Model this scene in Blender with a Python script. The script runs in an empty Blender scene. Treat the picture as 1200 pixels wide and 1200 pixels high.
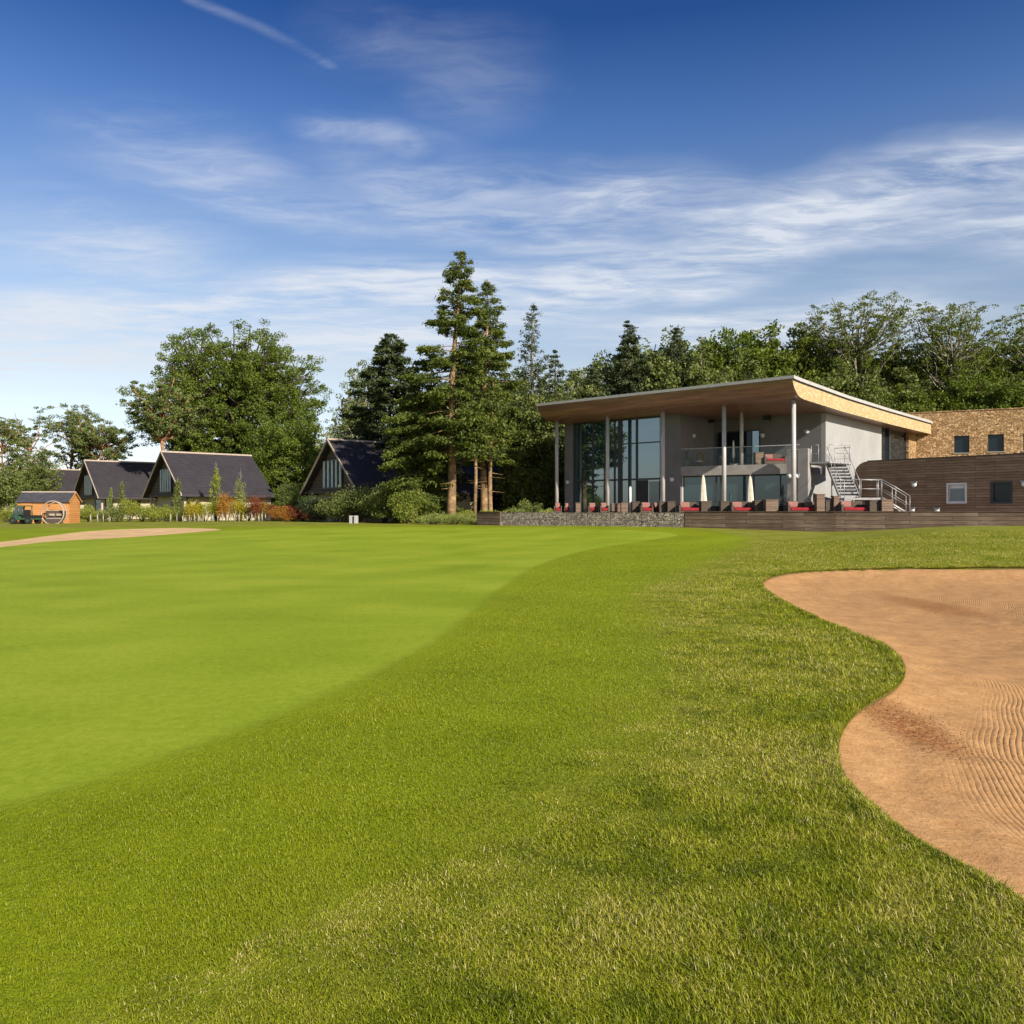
import bpy, math, random
import numpy as np
from mathutils import Vector, Matrix
RAD = math.radians
PI = math.pi
EYE = 1.6
F = 1000.0
scene = bpy.context.scene
COL = scene.collection
rng = np.random.default_rng(7)
random.seed(7)

# ------------------------------------------------------------------ node helpers
class NT:
    def __init__(s, tree):
        s.t = tree; s.t.nodes.clear()
    def n(s, kind, **kw):
        nd = s.t.nodes.new(kind)
        for k, v in kw.items():
            if k.startswith('i_'):
                nd.inputs[k[2:].replace('_', ' ')].default_value = v
            elif k.startswith('x'):
                nd.inputs[int(k[1:])].default_value = v
            else:
                setattr(nd, k, v)
        return nd
    def l(s, a, b):
        s.t.links.new(a, b)
    def val(s, sock, v):
        if isinstance(v, bpy.types.NodeSocket): s.l(v, sock)
        else: sock.default_value = v
    def m(s, op, a, b=0.0, c=None, clamp=False):
        nd = s.n('ShaderNodeMath', operation=op, use_clamp=clamp)
        s.val(nd.inputs[0], a); s.val(nd.inputs[1], b)
        if c is not None: s.val(nd.inputs[2], c)
        return nd.outputs[0]
    def sstep(s, v, a, b, lo=0.0, hi=1.0):
        nd = s.n('ShaderNodeMapRange', interpolation_type='SMOOTHSTEP')
        s.val(nd.inputs[0], v); nd.inputs[1].default_value = a; nd.inputs[2].default_value = b
        nd.inputs[3].default_value = lo; nd.inputs[4].default_value = hi
        return nd.outputs[0]
    def mix(s, f, a, b, mode='MIX'):
        nd = s.n('ShaderNodeMix', data_type='RGBA', blend_type=mode)
        s.val(nd.inputs[0], f); s.val(nd.inputs[6], a); s.val(nd.inputs[7], b)
        return nd.outputs[2]
    def noise(s, vec, scale, detail=3.0, rough=0.5, dist=0.0, col=False):
        nd = s.n('ShaderNodeTexNoise'); nd.inputs['Scale'].default_value = scale
        nd.inputs['Detail'].default_value = detail; nd.inputs['Roughness'].default_value = rough
        nd.inputs['Distortion'].default_value = dist
        if vec is not None: s.l(vec, nd.inputs['Vector'])
        return nd.outputs[1] if col else nd.outputs[0]
    def mapping(s, vec, scale=(1, 1, 1), rot=(0, 0, 0), loc=(0, 0, 0)):
        nd = s.n('ShaderNodeMapping'); s.l(vec, nd.inputs[0])
        nd.inputs['Scale'].default_value = scale; nd.inputs['Rotation'].default_value = rot
        nd.inputs['Location'].default_value = loc
        return nd.outputs[0]
    def coord(s, which='Object'):
        return s.n('ShaderNodeTexCoord').outputs[which]
    def attr(s, name):
        return s.n('ShaderNodeAttribute', attribute_name=name).outputs['Fac']
    def ramp(s, f, stops, interp='LINEAR'):
        nd = s.n('ShaderNodeValToRGB'); s.l(f, nd.inputs[0])
        cr = nd.color_ramp; cr.interpolation = interp
        while len(cr.elements) < len(stops): cr.elements.new(0.5)
        for e, (p, c) in zip(cr.elements, stops):
            e.position = p; e.color = (*c, 1) if len(c) == 3 else c
        return nd.outputs[0]
    def bump(s, h, strength=0.5, dist=0.02):
        nd = s.n('ShaderNodeBump'); nd.inputs['Strength'].default_value = strength
        nd.inputs['Distance'].default_value = dist; s.l(h, nd.inputs['Height'])
        return nd.outputs[0]

def c4(c): return (*c, 1.0)
def newmat(name):
    m = bpy.data.materials.new(name); m.use_nodes = True
    return m, NT(m.node_tree)
def finish(nt, color, rough=0.8, spec=0.3, metal=0.0, normal=None, **kw):
    p = nt.n('ShaderNodeBsdfPrincipled')
    nt.val(p.inputs['Base Color'], color if isinstance(color, bpy.types.NodeSocket) else c4(color))
    nt.val(p.inputs['Roughness'], rough); p.inputs['Metallic'].default_value = metal
    p.inputs['Specular IOR Level'].default_value = spec
    if normal is not None: nt.l(normal, p.inputs['Normal'])
    o = nt.n('ShaderNodeOutputMaterial'); nt.l(p.outputs[0], o.inputs[0])
    return p, o

def plain(name, color, rough=0.7, spec=0.3, metal=0.0, var=0.12, scale=3.0, bump=0.0, bscale=40.0):
    m, t = newmat(name)
    co = t.coord()
    n = t.noise(co, scale, 5, 0.6)
    dark = tuple(max(0, x*(1-var*1.6)) for x in color); lite = tuple(min(1, x*(1+var)) for x in color)
    col = t.ramp(n, [(0.3, dark), (0.7, lite)])
    nrm = t.bump(t.noise(co, bscale, 3), 0.5, bump) if bump else None
    finish(t, col, rough, spec, metal, nrm)
    return m

def leafmat(name, dark, lite, trans=0.35, rough=0.55, gloss=0.25):
    m, t = newmat(name)
    a = t.attr('tint')
    col = t.ramp(a, [(0.0, dark), (1.0, lite)])
    p = t.n('ShaderNodeBsdfPrincipled'); t.l(col, p.inputs['Base Color'])
    p.inputs['Roughness'].default_value = rough; p.inputs['Specular IOR Level'].default_value = gloss
    tr = t.n('ShaderNodeBsdfTranslucent')
    t.l(t.mix(1.0, col, (1.0, 1.05, 0.55, 1), 'MULTIPLY'), tr.inputs[0])
    mx = t.n('ShaderNodeMixShader'); mx.inputs[0].default_value = trans
    t.l(p.outputs[0], mx.inputs[1]); t.l(tr.outputs[0], mx.inputs[2])
    o = t.n('ShaderNodeOutputMaterial'); t.l(mx.outputs[0], o.inputs[0])
    return m

def planks(name, cols, row=0.14, length=2.6, rough=0.75, gap=0.012, vertical=False, streak=1.0, bumpd=0.01):
    """boards along local x (z up); works on faces seen from y or x"""
    m, t = newmat(name)
    co = t.coord()
    sep = t.n('ShaderNodeSeparateXYZ'); t.l(co, sep.inputs[0])
    x = t.m('ADD', sep.outputs[0], t.m('MULTIPLY', sep.outputs[1], 0.999))
    z = sep.outputs[2]
    if vertical: x, z = z, x
    cv = t.n('ShaderNodeCombineXYZ'); t.l(x, cv.inputs[0]); t.l(z, cv.inputs[1])
    b = t.n('ShaderNodeTexBrick'); t.l(cv.outputs[0], b.inputs['Vector'])
    b.inputs['Scale'].default_value = 1.0; b.inputs['Brick Width'].default_value = length
    b.inputs['Row Height'].default_value = row; b.inputs['Mortar Size'].default_value = gap
    b.inputs['Mortar Smooth'].default_value = 0.3
    b.inputs['Color1'].default_value = (0, 0, 0, 1); b.inputs['Color2'].default_value = (1, 1, 1, 1)
    b.inputs['Mortar'].default_value = (0.5, 0.5, 0.5, 1)
    b.offset = 0.37
    st = t.noise(t.mapping(cv.outputs[0], (0.8, 14, 1)), 1.6, 5, 0.65)
    big = t.noise(co, 0.5, 3, 0.6)
    f = t.m('ADD', t.m('MULTIPLY', b.outputs['Color'], 0.22), t.m('MULTIPLY', st, 0.95*streak))
    f = t.m('ADD', f, t.m('MULTIPLY', t.m('SUBTRACT', big, 0.5), 0.55))
    n = len(cols)
    col = t.ramp(f, [(0.15 + 0.7*i/(n-1), c) for i, c in enumerate(cols)])
    col = t.mix(t.m('MULTIPLY', b.outputs['Fac'], 0.8), col, c4(tuple(v*0.25 for v in cols[0])))
    h = t.m('SUBTRACT', t.m('MULTIPLY', st, 0.3), b.outputs['Fac'])
    finish(t, col, rough, 0.25, 0, t.bump(h, 0.6, bumpd))
    return m

def stonework(name, cols, scale=4.0, mort=(0.1, 0.08, 0.06), sx=1.0, bumpd=0.04, rough=0.9, squash=1.6):
    m, t = newmat(name)
    co = t.coord()
    cm = t.mapping(co, (sx, sx, squash))
    wob = t.noise(cm, 3.0, 2, 0.5, col=True)
    cm2 = t.n('ShaderNodeVectorMath', operation='MULTIPLY_ADD')
    t.l(wob, cm2.inputs[0]); cm2.inputs[1].default_value = (0.12, 0.12, 0.12); t.l(cm, cm2.inputs[2])
    v = t.n('ShaderNodeTexVoronoi', feature='F1'); v.inputs['Scale'].default_value = scale
    t.l(cm2.outputs[0], v.inputs['Vector']); v.inputs['Randomness'].default_value = 0.85
    e = t.n('ShaderNodeTexVoronoi', feature='DISTANCE_TO_EDGE'); e.inputs['Scale'].default_value = scale
    t.l(cm2.outputs[0], e.inputs['Vector']); e.inputs['Randomness'].default_value = 0.85
    sp = t.n('ShaderNodeSeparateColor'); t.l(v.outputs['Color'], sp.inputs[0])
    n = len(cols)
    f = t.m('ADD', t.m('MULTIPLY', sp.outputs[0], 0.8), t.m('MULTIPLY', t.noise(co, 12, 3), 0.2))
    col = t.ramp(f, [(i/(n-1), c) for i, c in enumerate(cols)])
    ed = t.sstep(e.outputs['Distance'], 0.0, 0.09)
    col = t.mix(ed, c4(mort), col)
    h = t.m('ADD', ed, t.m('MULTIPLY', t.noise(co, 25, 3), 0.25))
    finish(t, col, rough, 0.15, 0, t.bump(h, 0.9, bumpd))
    return m

def glassmat(name, tint=(0.05, 0.16, 0.18), refl=0.35, rough=0.01, dark=0.5, fk=1.0):
    """tinted pane: mirror-like coat over a see-through dark tint"""
    m, t = newmat(name)
    fr = t.n('ShaderNodeFresnel'); fr.inputs[0].default_value = 1.5
    f = t.m('ADD', t.m('MULTIPLY', fr.outputs[0], fk), refl, clamp=True)
    g = t.n('ShaderNodeBsdfGlossy'); g.inputs['Roughness'].default_value = rough
    g.inputs[0].default_value = (0.75, 0.9, 0.95, 1)
    tr = t.n('ShaderNodeBsdfTransparent'); tr.inputs[0].default_value = c4(tint)
    df = t.n('ShaderNodeBsdfDiffuse'); df.inputs[0].default_value = c4(tuple(x*0.25 for x in tint))
    a = t.n('ShaderNodeMixShader'); a.inputs[0].default_value = dark
    t.l(tr.outputs[0], a.inputs[1]); t.l(df.outputs[0], a.inputs[2])
    b = t.n('ShaderNodeMixShader'); t.l(f, b.inputs[0]); t.l(a.outputs[0], b.inputs[1]); t.l(g.outputs[0], b.inputs[2])
    o = t.n('ShaderNodeOutputMaterial'); t.l(b.outputs[0], o.inputs[0])
    return m

# ------------------------------------------------------------------ mesh helpers
class MB:
    def __init__(s): s.v = []; s.f = []; s.sm = []
    def add(s, vs, fs, smooth=False):
        o = len(s.v); s.v += [tuple(map(float, q)) for q in vs]
        s.f += [tuple(o+i for i in q) for q in fs]; s.sm += [smooth]*len(fs)
        return s
    def box(s, x0, x1, y0, y1, z0, z1):
        if x0 > x1: x0, x1 = x1, x0
        if y0 > y1: y0, y1 = y1, y0
        if z0 > z1: z0, z1 = z1, z0
        v = [(x0,y0,z0),(x1,y0,z0),(x1,y1,z0),(x0,y1,z0),(x0,y0,z1),(x1,y0,z1),(x1,y1,z1),(x0,y1,z1)]
        return s.add(v, [(0,3,2,1),(4,5,6,7),(0,1,5,4),(1,2,6,5),(2,3,7,6),(3,0,4,7)])
    def prism(s, poly, z0, z1):
        """poly in xy, counter-clockwise"""
        n = len(poly); v = [(x,y,z0) for x,y in poly] + [(x,y,z1) for x,y in poly]
        f = [tuple(range(n-1,-1,-1)), tuple(range(n,2*n))] + [(i,(i+1)%n,n+(i+1)%n,n+i) for i in range(n)]
        return s.add(v, f)
    def prismy(s, poly, y0, y1):
        """poly in xz, extruded along y"""
        n = len(poly); v = [(x,y0,z) for x,z in poly] + [(x,y1,z) for x,z in poly]
        f = [tuple(range(n)), tuple(range(2*n-1,n-1,-1))] + [(i,n+i,n+(i+1)%n,(i+1)%n) for i in range(n)]
        return s.add(v, f)
    def prismx(s, poly, x0, x1, smooth=False):
        """poly in yz, extruded along x"""
        n = len(poly); v = [(x0,y,z) for y,z in poly] + [(x1,y,z) for y,z in poly]
        f = [(i,n+i,n+(i+1)%n,(i+1)%n) for i in range(n)]
        s.add(v, f, smooth)
        v = [(x0,y,z) for y,z in poly]; s.add(v, [tuple(range(n))])
        v = [(x1,y,z) for y,z in poly]; s.add(v, [tuple(range(n-1,-1,-1))])
        return s
    def tube(s, pts, rad, n=8, caps=True):
        pts = [Vector(p) for p in pts]
        if not hasattr(rad, '__len__'): rad = [rad]*len(pts)
        rings = []; up = Vector((0,0,1)); prev = None
        vs = []
        for i, p in enumerate(pts):
            d = (pts[min(i+1,len(pts)-1)] - pts[max(i-1,0)])
            d = d.normalized() if d.length > 1e-9 else Vector((0,0,1))
            if prev is None:
                a = d.cross(Vector((0,1,0)) if abs(d.y) < 0.9 else Vector((1,0,0))).normalized()
            else:
                a = prev - d*prev.dot(d)
                a = a.normalized() if a.length > 1e-6 else d.orthogonal().normalized()
            prev = a; b = d.cross(a)
            for k in range(n):
                w = 2*PI*k/n
                vs.append(p + (a*math.cos(w) + b*math.sin(w))*rad[i])
        fs = []
        for i in range(len(pts)-1):
            for k in range(n):
                fs.append((i*n+k, i*n+(k+1)%n, (i+1)*n+(k+1)%n, (i+1)*n+k))
        s.add(vs, fs, True)
        if caps:
            o = len(s.v) - len(vs)
            s.f.append(tuple(o+k for k in range(n-1,-1,-1))); s.sm.append(False)
            o2 = o + (len(pts)-1)*n
            s.f.append(tuple(o2+k for k in range(n))); s.sm.append(False)
        return s
    def ell(s, c, r, nu=14, nv=8, zmin=-1.0):
        vs = []; fs = []
        for j in range(nv+1):
            ph = -PI/2 + PI*j/nv
            for i in range(nu):
                a = 2*PI*i/nu
                vs.append((c[0]+r[0]*math.cos(ph)*math.cos(a), c[1]+r[1]*math.cos(ph)*math.sin(a), c[2]+r[2]*max(zmin, math.sin(ph))))
        for j in range(nv):
            for i in range(nu):
                fs.append((j*nu+i, j*nu+(i+1)%nu, (j+1)*nu+(i+1)%nu, (j+1)*nu+i))
        return s.add(vs, fs, True)
    def lathe(s, prof, c=(0,0,0), n=20):
        """prof: (r,z) list bottom to top"""
        vs = [(c[0]+r*math.cos(2*PI*i/n), c[1]+r*math.sin(2*PI*i/n), c[2]+z) for r, z in prof for i in range(n)]
        fs = [(j*n+i, j*n+(i+1)%n, (j+1)*n+(i+1)%n, (j+1)*n+i) for j in range(len(prof)-1) for i in range(n)]
        s.add(vs, fs, True)
        return s
    def obj(s, name, mat, parent=None, bevel=0.0, loc=None):
        me = bpy.data.meshes.new(name); me.from_pydata(s.v, [], s.f)
        me.polygons.foreach_set('use_smooth', s.sm); me.materials.append(mat); me.update()
        o = bpy.data.objects.new(name, me); COL.objects.link(o)
        if parent is not None: o.parent = parent
        if loc is not None: o.location = loc
        if bevel:
            md = o.modifiers.new('bevel', 'BEVEL'); md.width = bevel; md.segments = 2; md.limit_method = 'ANGLE'
        return o

def np_mesh(name, V, Fc, mat, parent=None, smooth=False, attrs=None, nper=4):
    """V (n,3), Fc (m,nper)"""
    me = bpy.data.meshes.new(name)
    me.vertices.add(len(V)); me.vertices.foreach_set('co', np.ascontiguousarray(V, dtype=np.float32).ravel())
    Fc = np.ascontiguousarray(Fc, dtype=np.int32)
    me.loops.add(Fc.size); me.loops.foreach_set('vertex_index', Fc.ravel())
    me.polygons.add(len(Fc)); me.polygons.foreach_set('loop_start', np.arange(0, Fc.size, nper, dtype=np.int32))
    me.update(calc_edges=True)
    if smooth: me.polygons.foreach_set('use_smooth', np.ones(len(Fc), dtype=bool))
    for k, a in (attrs or {}).items():
        at = me.attributes.new(k, 'FLOAT', 'POINT'); at.data.foreach_set('value', np.ascontiguousarray(a, dtype=np.float32))
    me.materials.append(mat)
    o = bpy.data.objects.new(name, me); COL.objects.link(o)
    if parent is not None: o.parent = parent
    return o

def tag(o, label=None, cat=None, group=None, kind=None):
    if label: o['label'] = label
    if cat: o['category'] = cat
    if group: o['group'] = group
    if kind: o['kind'] = kind
    return o
def thing(name, label, cat, loc=(0,0,0), rz=0.0, group=None):
    o = bpy.data.objects.new(name, None); COL.objects.link(o)
    o.empty_display_size = 0.2
    o.location = loc; o.rotation_euler = (0, 0, rz)
    return tag(o, label, cat, group)
def dup(root, loc, rz=None, scale=None, label=None, group=None):
    def cp(o, par):
        c = o.copy(); COL.objects.link(c)
        if par is not None: c.parent = par
        for ch in list(kids.get(o.name, [])): cp(ch, c)
        return c
    kids = {}
    stack = [root]
    while stack:
        o = stack.pop()
        kids[o.name] = list(o.children); stack += kids[o.name]
    c = cp(root, None)
    c.location = loc
    if rz is not None: c.rotation_euler = (0, 0, rz)
    if scale is not None: c.scale = scale if hasattr(scale, '__len__') else (scale,)*3
    if label: c['label'] = label
    if group: c['group'] = group
    return c

# value noise, vectorised
_perm = rng.random((256, 256))
def vnoise(x, y):
    xi = np.floor(x).astype(int); yi = np.floor(y).astype(int)
    fx = x - xi; fy = y - yi
    fx = fx*fx*(3-2*fx); fy = fy*fy*(3-2*fy)
    a = _perm[xi & 255, yi & 255]; b = _perm[(xi+1) & 255, yi & 255]
    c = _perm[xi & 255, (yi+1) & 255]; d = _perm[(xi+1) & 255, (yi+1) & 255]
    return (a*(1-fx)+b*fx)*(1-fy) + (c*(1-fx)+d*fx)*fy
def fbm(x, y, o=4):
    s = 0; a = 0.5; t = 0
    for i in range(o):
        s = s + a*vnoise(x*2**i + 17.3*i, y*2**i + 5.1*i); t += a; a *= 0.55
    return s/t
SKY_SAT = 1.0; SKY_TINT = (1, 1, 1, 1); CLOUD = (6.6, 7.0, 7.7, 1); SKY_STR = 0.070; SUN_E = 5.0; EXPO = 0.72
# ------------------------------------------------------------------ terrain
TC = np.array([-400,0,150,265,400,600,700,800,900,980,1100,1200,1600], float)
TR = np.array([0,10,20,24,30,36,40,45,50,55,65,80,100,150,400], float)
TH = np.array([
 [0,0,0,0,0,0,0,.10,.25,.42,.60,.68,.75,.8,1],
 [0,0,0,0,0,0,0,.14,.28,.44,.60,.70,.75,.8,1],
 [0,0,0,0,.02,.05,.1,.16,.27,.50,.66,.72,.78,.85,1],
 [0,0,0,.0,.03,.1,.2,.34,.5,.66,.73,.76,.8,.85,1],
 [0,0,0,.0,.05,.14,.25,.42,.60,.72,.79,.80,.8,.85,1],
 [0,0,0,.02,.08,.2,.34,.52,.68,.78,.82,.8,.8,.85,1],
 [0,0,.02,.05,.12,.28,.45,.68,.82,.85,.85,.8,.8,.85,1],
 [0,0,.03,.06,.15,.38,.60,.80,.84,.85,.85,.8,.8,.85,1],
 [0,0,.03,.07,.2,.45,.65,.70,.75,.8,.8,.8,.8,.85,1],
 [0,0,.03,.06,.25,.52,.60,.60,.6,.7,.8,.8,.8,.85,1],
 [0,0,.0,.03,.55,.93,.94,.85,.8,.8,.8,.8,.8,.85,1],
 [0,0,.0,.04,.62,.97,.98,.88,.8,.8,.8,.8,.8,.85,1],
 [0,0,.0,.04,.62,.97,.98,.88,.8,.8,.8,.8,.8,.85,1]])
NTH, NY = 90, 160
gth = np.linspace(-1.0, 1.0, NTH); gy = np.linspace(0, 160, NY*2)
_tmp = np.array([np.interp(gy, TR, TH[i]) for i in range(len(TC))])
_G = np.array([np.interp((gth*F+600), TC, _tmp[:, j]) for j in range(len(gy))]).T
for _ in range(3):
    _p = np.pad(_G, ((1,1),(0,0)), 'edge'); _G = (_p[:-2]+2*_p[1:-1]+_p[2:])/4
    _p = np.pad(_G, ((0,0),(3,3)), 'edge'); _G = sum(_p[:, k:k+_G.shape[1]] for k in range(7))/7
def H(x, y):
    x = np.asarray(x, float); y = np.asarray(y, float)
    th = np.clip(x/np.maximum(y, 1.0), -0.999, 0.999); yy = np.clip(y, 0, 159.9)
    a = (th+1)/2*(NTH-1); b = yy/160*(NY*2-1)
    i = np.clip(np.floor(a).astype(int), 0, NTH-2); j = np.clip(np.floor(b).astype(int), 0, NY*2-2)
    fa = a-i; fb = b-j
    h = (_G[i,j]*(1-fa)+_G[i+1,j]*fa)*(1-fb) + (_G[i,j+1]*(1-fa)+_G[i+1,j+1]*fa)*fb
    return h + (fbm(x*0.09+40, y*0.09+9, 2)-0.5)*0.05*np.clip(y/20, 0, 1)
def hit(px, py):
    th = (px-600)/F; s = (py-600)/F
    Y = np.concatenate([np.linspace(1, 30, 1500), np.linspace(30, 150, 3000)])
    z = EYE - s*Y
    k = np.argmax(z <= H(th*Y, Y))
    if z[k] > H(th*Y[k], Y[k]): k = len(Y)-1
    return th*Y[k], Y[k]
def at(px, Y): return ((px-600)/F*Y, Y)
def zat(py, Y): return EYE + (600-py)/F*Y
def poly_world(pts): return np.array([hit(*p) for p in pts])
def smooth_poly(P, n=4, closed=True):
    for _ in range(n-1 if n > 1 else 1):
        Q = np.roll(P, -1, 0) if closed else P[1:]
        A = P if closed else P[:-1]
        N = np.empty((len(A)*2, 2)); N[0::2] = A*0.75+Q*0.25; N[1::2] = A*0.25+Q*0.75
        if not closed: N = np.vstack([P[:1], N, P[-1:]])
        P = N
    return P
def sdist(x, y, P, cap=None):
    """signed distance, positive inside closed polygon P"""
    x = np.asarray(x, float).ravel(); y = np.asarray(y, float).ravel()
    d2 = np.full(x.shape, 1e18); ins = np.zeros(x.shape, bool)
    n = len(P)
    for i in range(n):
        ax, ay = P[i]; bx, by = P[(i+1) % n]
        ex, ey = bx-ax, by-ay; L = ex*ex+ey*ey+1e-12
        t = np.clip(((x-ax)*ex+(y-ay)*ey)/L, 0, 1)
        d2 = np.minimum(d2, (x-ax-t*ex)**2+(y-ay-t*ey)**2)
        if ay != by:
            c = ((ay > y) != (by > y)) & (x < (bx-ax)*(y-ay)/(by-ay)+ax)
            ins ^= c
    d = np.sqrt(d2)
    return np.where(ins, d, -d)

GREEN = smooth_poly(poly_world([(-500,1000),(0,952),(80,926),(150,904),(230,878),(300,851),(360,826),(420,800),(465,778),(505,755),(540,730),(567,706),(590,687),(625,664),(670,648),(730,637),(785,630),(800,627),(770,622.5),
    (700,619.5),(600,618),(450,617.5),(330,619),(268,621.5),(165,628.8),(60,634),(0,641),(-200,652),(-500,668)]), 3)
APRON_OUT = smooth_poly(poly_world([(-600,1500),(-100,1400),(120,1260),(260,1170),(380,1100),(450,1050),(560,1000),(640,940),(705,890),(765,850),(790,815),(786,770),(775,738),(757,708),(757,690),(790,676),(830,660),(862,646),(884,634),(868,626),(800,618),
    (700,616.5),(600,615.5),(-600,616)]), 3)
BUNKER = smooth_poly(poly_world([(889,685.5),(897,678),(910,673.5),(932,670),(961,668),(1000,666.5),(1035,665.5),(1105,665),(1200,664),(1320,665),(1450,672),(1560,700),(1620,800),(1700,980),(1560,1150),(1400,1180),(1270,1105),
    (1192,1056),(1175,1044),(1140,1023),(1105,1004),(1070,985),(1042,965.5),(1014,944.5),(993,920),(980.8,902.5),(977,880),(981,860),(996,838),(1017.5,822),(1042,810),(1055,799),(1058,785),(1052,771),(1036,757),(1007,745),(975.5,732.8),(947.5,721),(912.5,703)]), 3)
BUNKER2 = smooth_poly(poly_world([(-300,668),(0,641),(60,634),(165,628.6),(230,623.5),(272,620),(200,618),(110,621),(60,627),(0,635),(-300,655)]), 2)

th_c = np.concatenate([np.linspace(-1.4, -0.68, 24, endpoint=False), np.arange(-0.68, 0.68, 0.0031), np.linspace(0.68, 1.4, 24)])
yr = [1.15]
while yr[-1] < 34: yr.append(yr[-1]*1.0085)
while yr[-1] < 62: yr.append(yr[-1]+0.3)
while yr[-1] < 700: yr.append(yr[-1]*1.04)
yr = np.array(yr)
TT, YY = np.meshgrid(th_c, yr); XX = TT*YY
sg = sdist(XX, YY, GREEN).reshape(XX.shape)
sa = sdist(XX, YY, APRON_OUT).reshape(XX.shape)
sb = sdist(XX, YY, BUNKER).reshape(XX.shape)
sb2 = sdist(XX, YY, BUNKER2).reshape(XX.shape)
HH = H(XX, YY)
def bowl(s): return 0.34*(1-np.exp(-np.clip(s, 0, None)/1.6))
def sst(x): x = np.clip(x, 0, 1); return x*x*(3-2*x)
lip_w = np.clip(0.004*YY, 0.02, 0.3)
GZ = HH - 0.24*sst((sb+0.0)/np.clip(lip_w, 0.04, 0.12)) - bowl(sb) - 0.10*sst(sb2/0.2)
nr, nc = XX.shape
idx = np.arange(nr*nc).reshape(nr, nc)
quads = np.stack([idx[:-1,:-1], idx[:-1,1:], idx[1:,1:], idx[1:,:-1]], -1).reshape(-1, 4)

# ground material
def ground_mat():
    m, t = newmat('turf')
    co = t.coord()
    g = t.attr('green'); a = t.attr('apron')
    wob = t.m('MULTIPLY', t.m('SUBTRACT', t.noise(co, 2.2, 4), 0.5), 0.35)
    gf = t.sstep(t.m('ADD', g, t.m('MULTIPLY', wob, 0.7)), -0.12, 0.16)
    af = t.sstep(t.m('ADD', a, t.m('MULTIPLY', wob, 3.5)), -0.7, 0.9)
    # putting green: fine, with faint mowing lanes
    cs = t.mapping(co, (0.22, 0.42, 1), (0, 0, RAD(32)))
    lanes = t.noise(cs, 1.0, 4, 0.55, 0.6)
    patch = t.noise(co, 0.35, 5, 0.6)
    sx = t.n('ShaderNodeSeparateXYZ'); t.l(co, sx.inputs[0])
    band = t.m('SINE', t.m('ADD', t.m('MULTIPLY', t.m('ADD', t.m('MULTIPLY', sx.outputs[0], 0.86), t.m('MULTIPLY', sx.outputs[1], -0.42)), 2*PI/2.6), t.m('MULTIPLY', patch, 3.0)))
    lanes = t.m('ADD', lanes, t.m('MULTIPLY', band, 0.045))
    fine = t.noise(co, 60, 3, 0.7)
    fine2 = t.noise(co, 9, 4, 0.7)
    gv = t.m('ADD', t.m('MULTIPLY', lanes, 0.44), t.m('ADD', t.m('MULTIPLY', patch, 0.34), t.m('ADD', t.m('MULTIPLY', t.m('ADD', t.m('ADD', fine2, fine), t.noise(t.mapping(co, (1, 0.45, 1)), 24, 4, 0.8)), 0.40), -0.45)))
    gcol = t.ramp(gv, [(0.36, (0.150, 0.210, 0.005)), (0.5, (0.198, 0.262, 0.009)), (0.66, (0.265, 0.315, 0.022))])
    av = t.m('ADD', t.m('MULTIPLY', patch, 0.45), t.m('ADD', t.m('MULTIPLY', fine2, 0.35), t.m('MULTIPLY', fine, 0.25)))
    acol = t.ramp(av, [(0.36, (0.120, 0.165, 0.002)), (0.52, (0.180, 0.226, 0.003)), (0.68, (0.236, 0.278, 0.007))])
    fibre = t.noise(t.mapping(co, (1, 0.6, 1)), 26, 4, 0.75)
    rv = t.m('ADD', t.m('MULTIPLY', t.noise(co, 0.8, 4, 0.65), 0.5), t.m('ADD', t.m('MULTIPLY', fibre, 0.45), t.m('MULTIPLY', fine, 0.1)))
    rcol = t.ramp(rv, [(0.33, (0.090, 0.110, 0.007)), (0.46, (0.150, 0.170, 0.011)), (0.58, (0.215, 0.215, 0.026)), (0.7, (0.30, 0.27, 0.07))])
    col = t.mix(af, rcol, acol)
    col = t.mix(gf, col, gcol)
    # the bare earth face of the bunker lips
    bk = t.sstep(t.attr('bunker'), -0.05, -0.005)
    col = t.mix(bk, col, (0.085, 0.070, 0.018, 1))
    hgt = t.m('ADD', t.m('MULTIPLY', fibre, t.m('SUBTRACT', 1.0, gf)), t.m('MULTIPLY', t.m('ADD', fine, fine2), 0.30))
    bm = t.bump(hgt, 0.55, 0.035)
    finish(t, col, 0.85, 0.12, 0, bm)
    return m
M_turf = ground_mat()
ground = np_mesh('ground', np.stack([XX, YY, GZ], -1).reshape(-1, 3), quads, M_turf, smooth=True,
    attrs=dict(green=sg.ravel(), apron=sa.ravel(), bunker=sb.ravel()))
tag(ground, kind='structure')
# the land beyond the modelled course, reaching the horizon all round
mb = MB(); n = 48
mb.add([(3500*math.cos(2*PI*i/n), 3500*math.sin(2*PI*i/n), -0.6) for i in range(n)], [tuple(range(n))])
M_field = plain('meadow', (0.10, 0.15, 0.02), 0.95, 0.05, 0, 0.3, 0.02)
tag(mb.obj('field', M_field), kind='structure')

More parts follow.
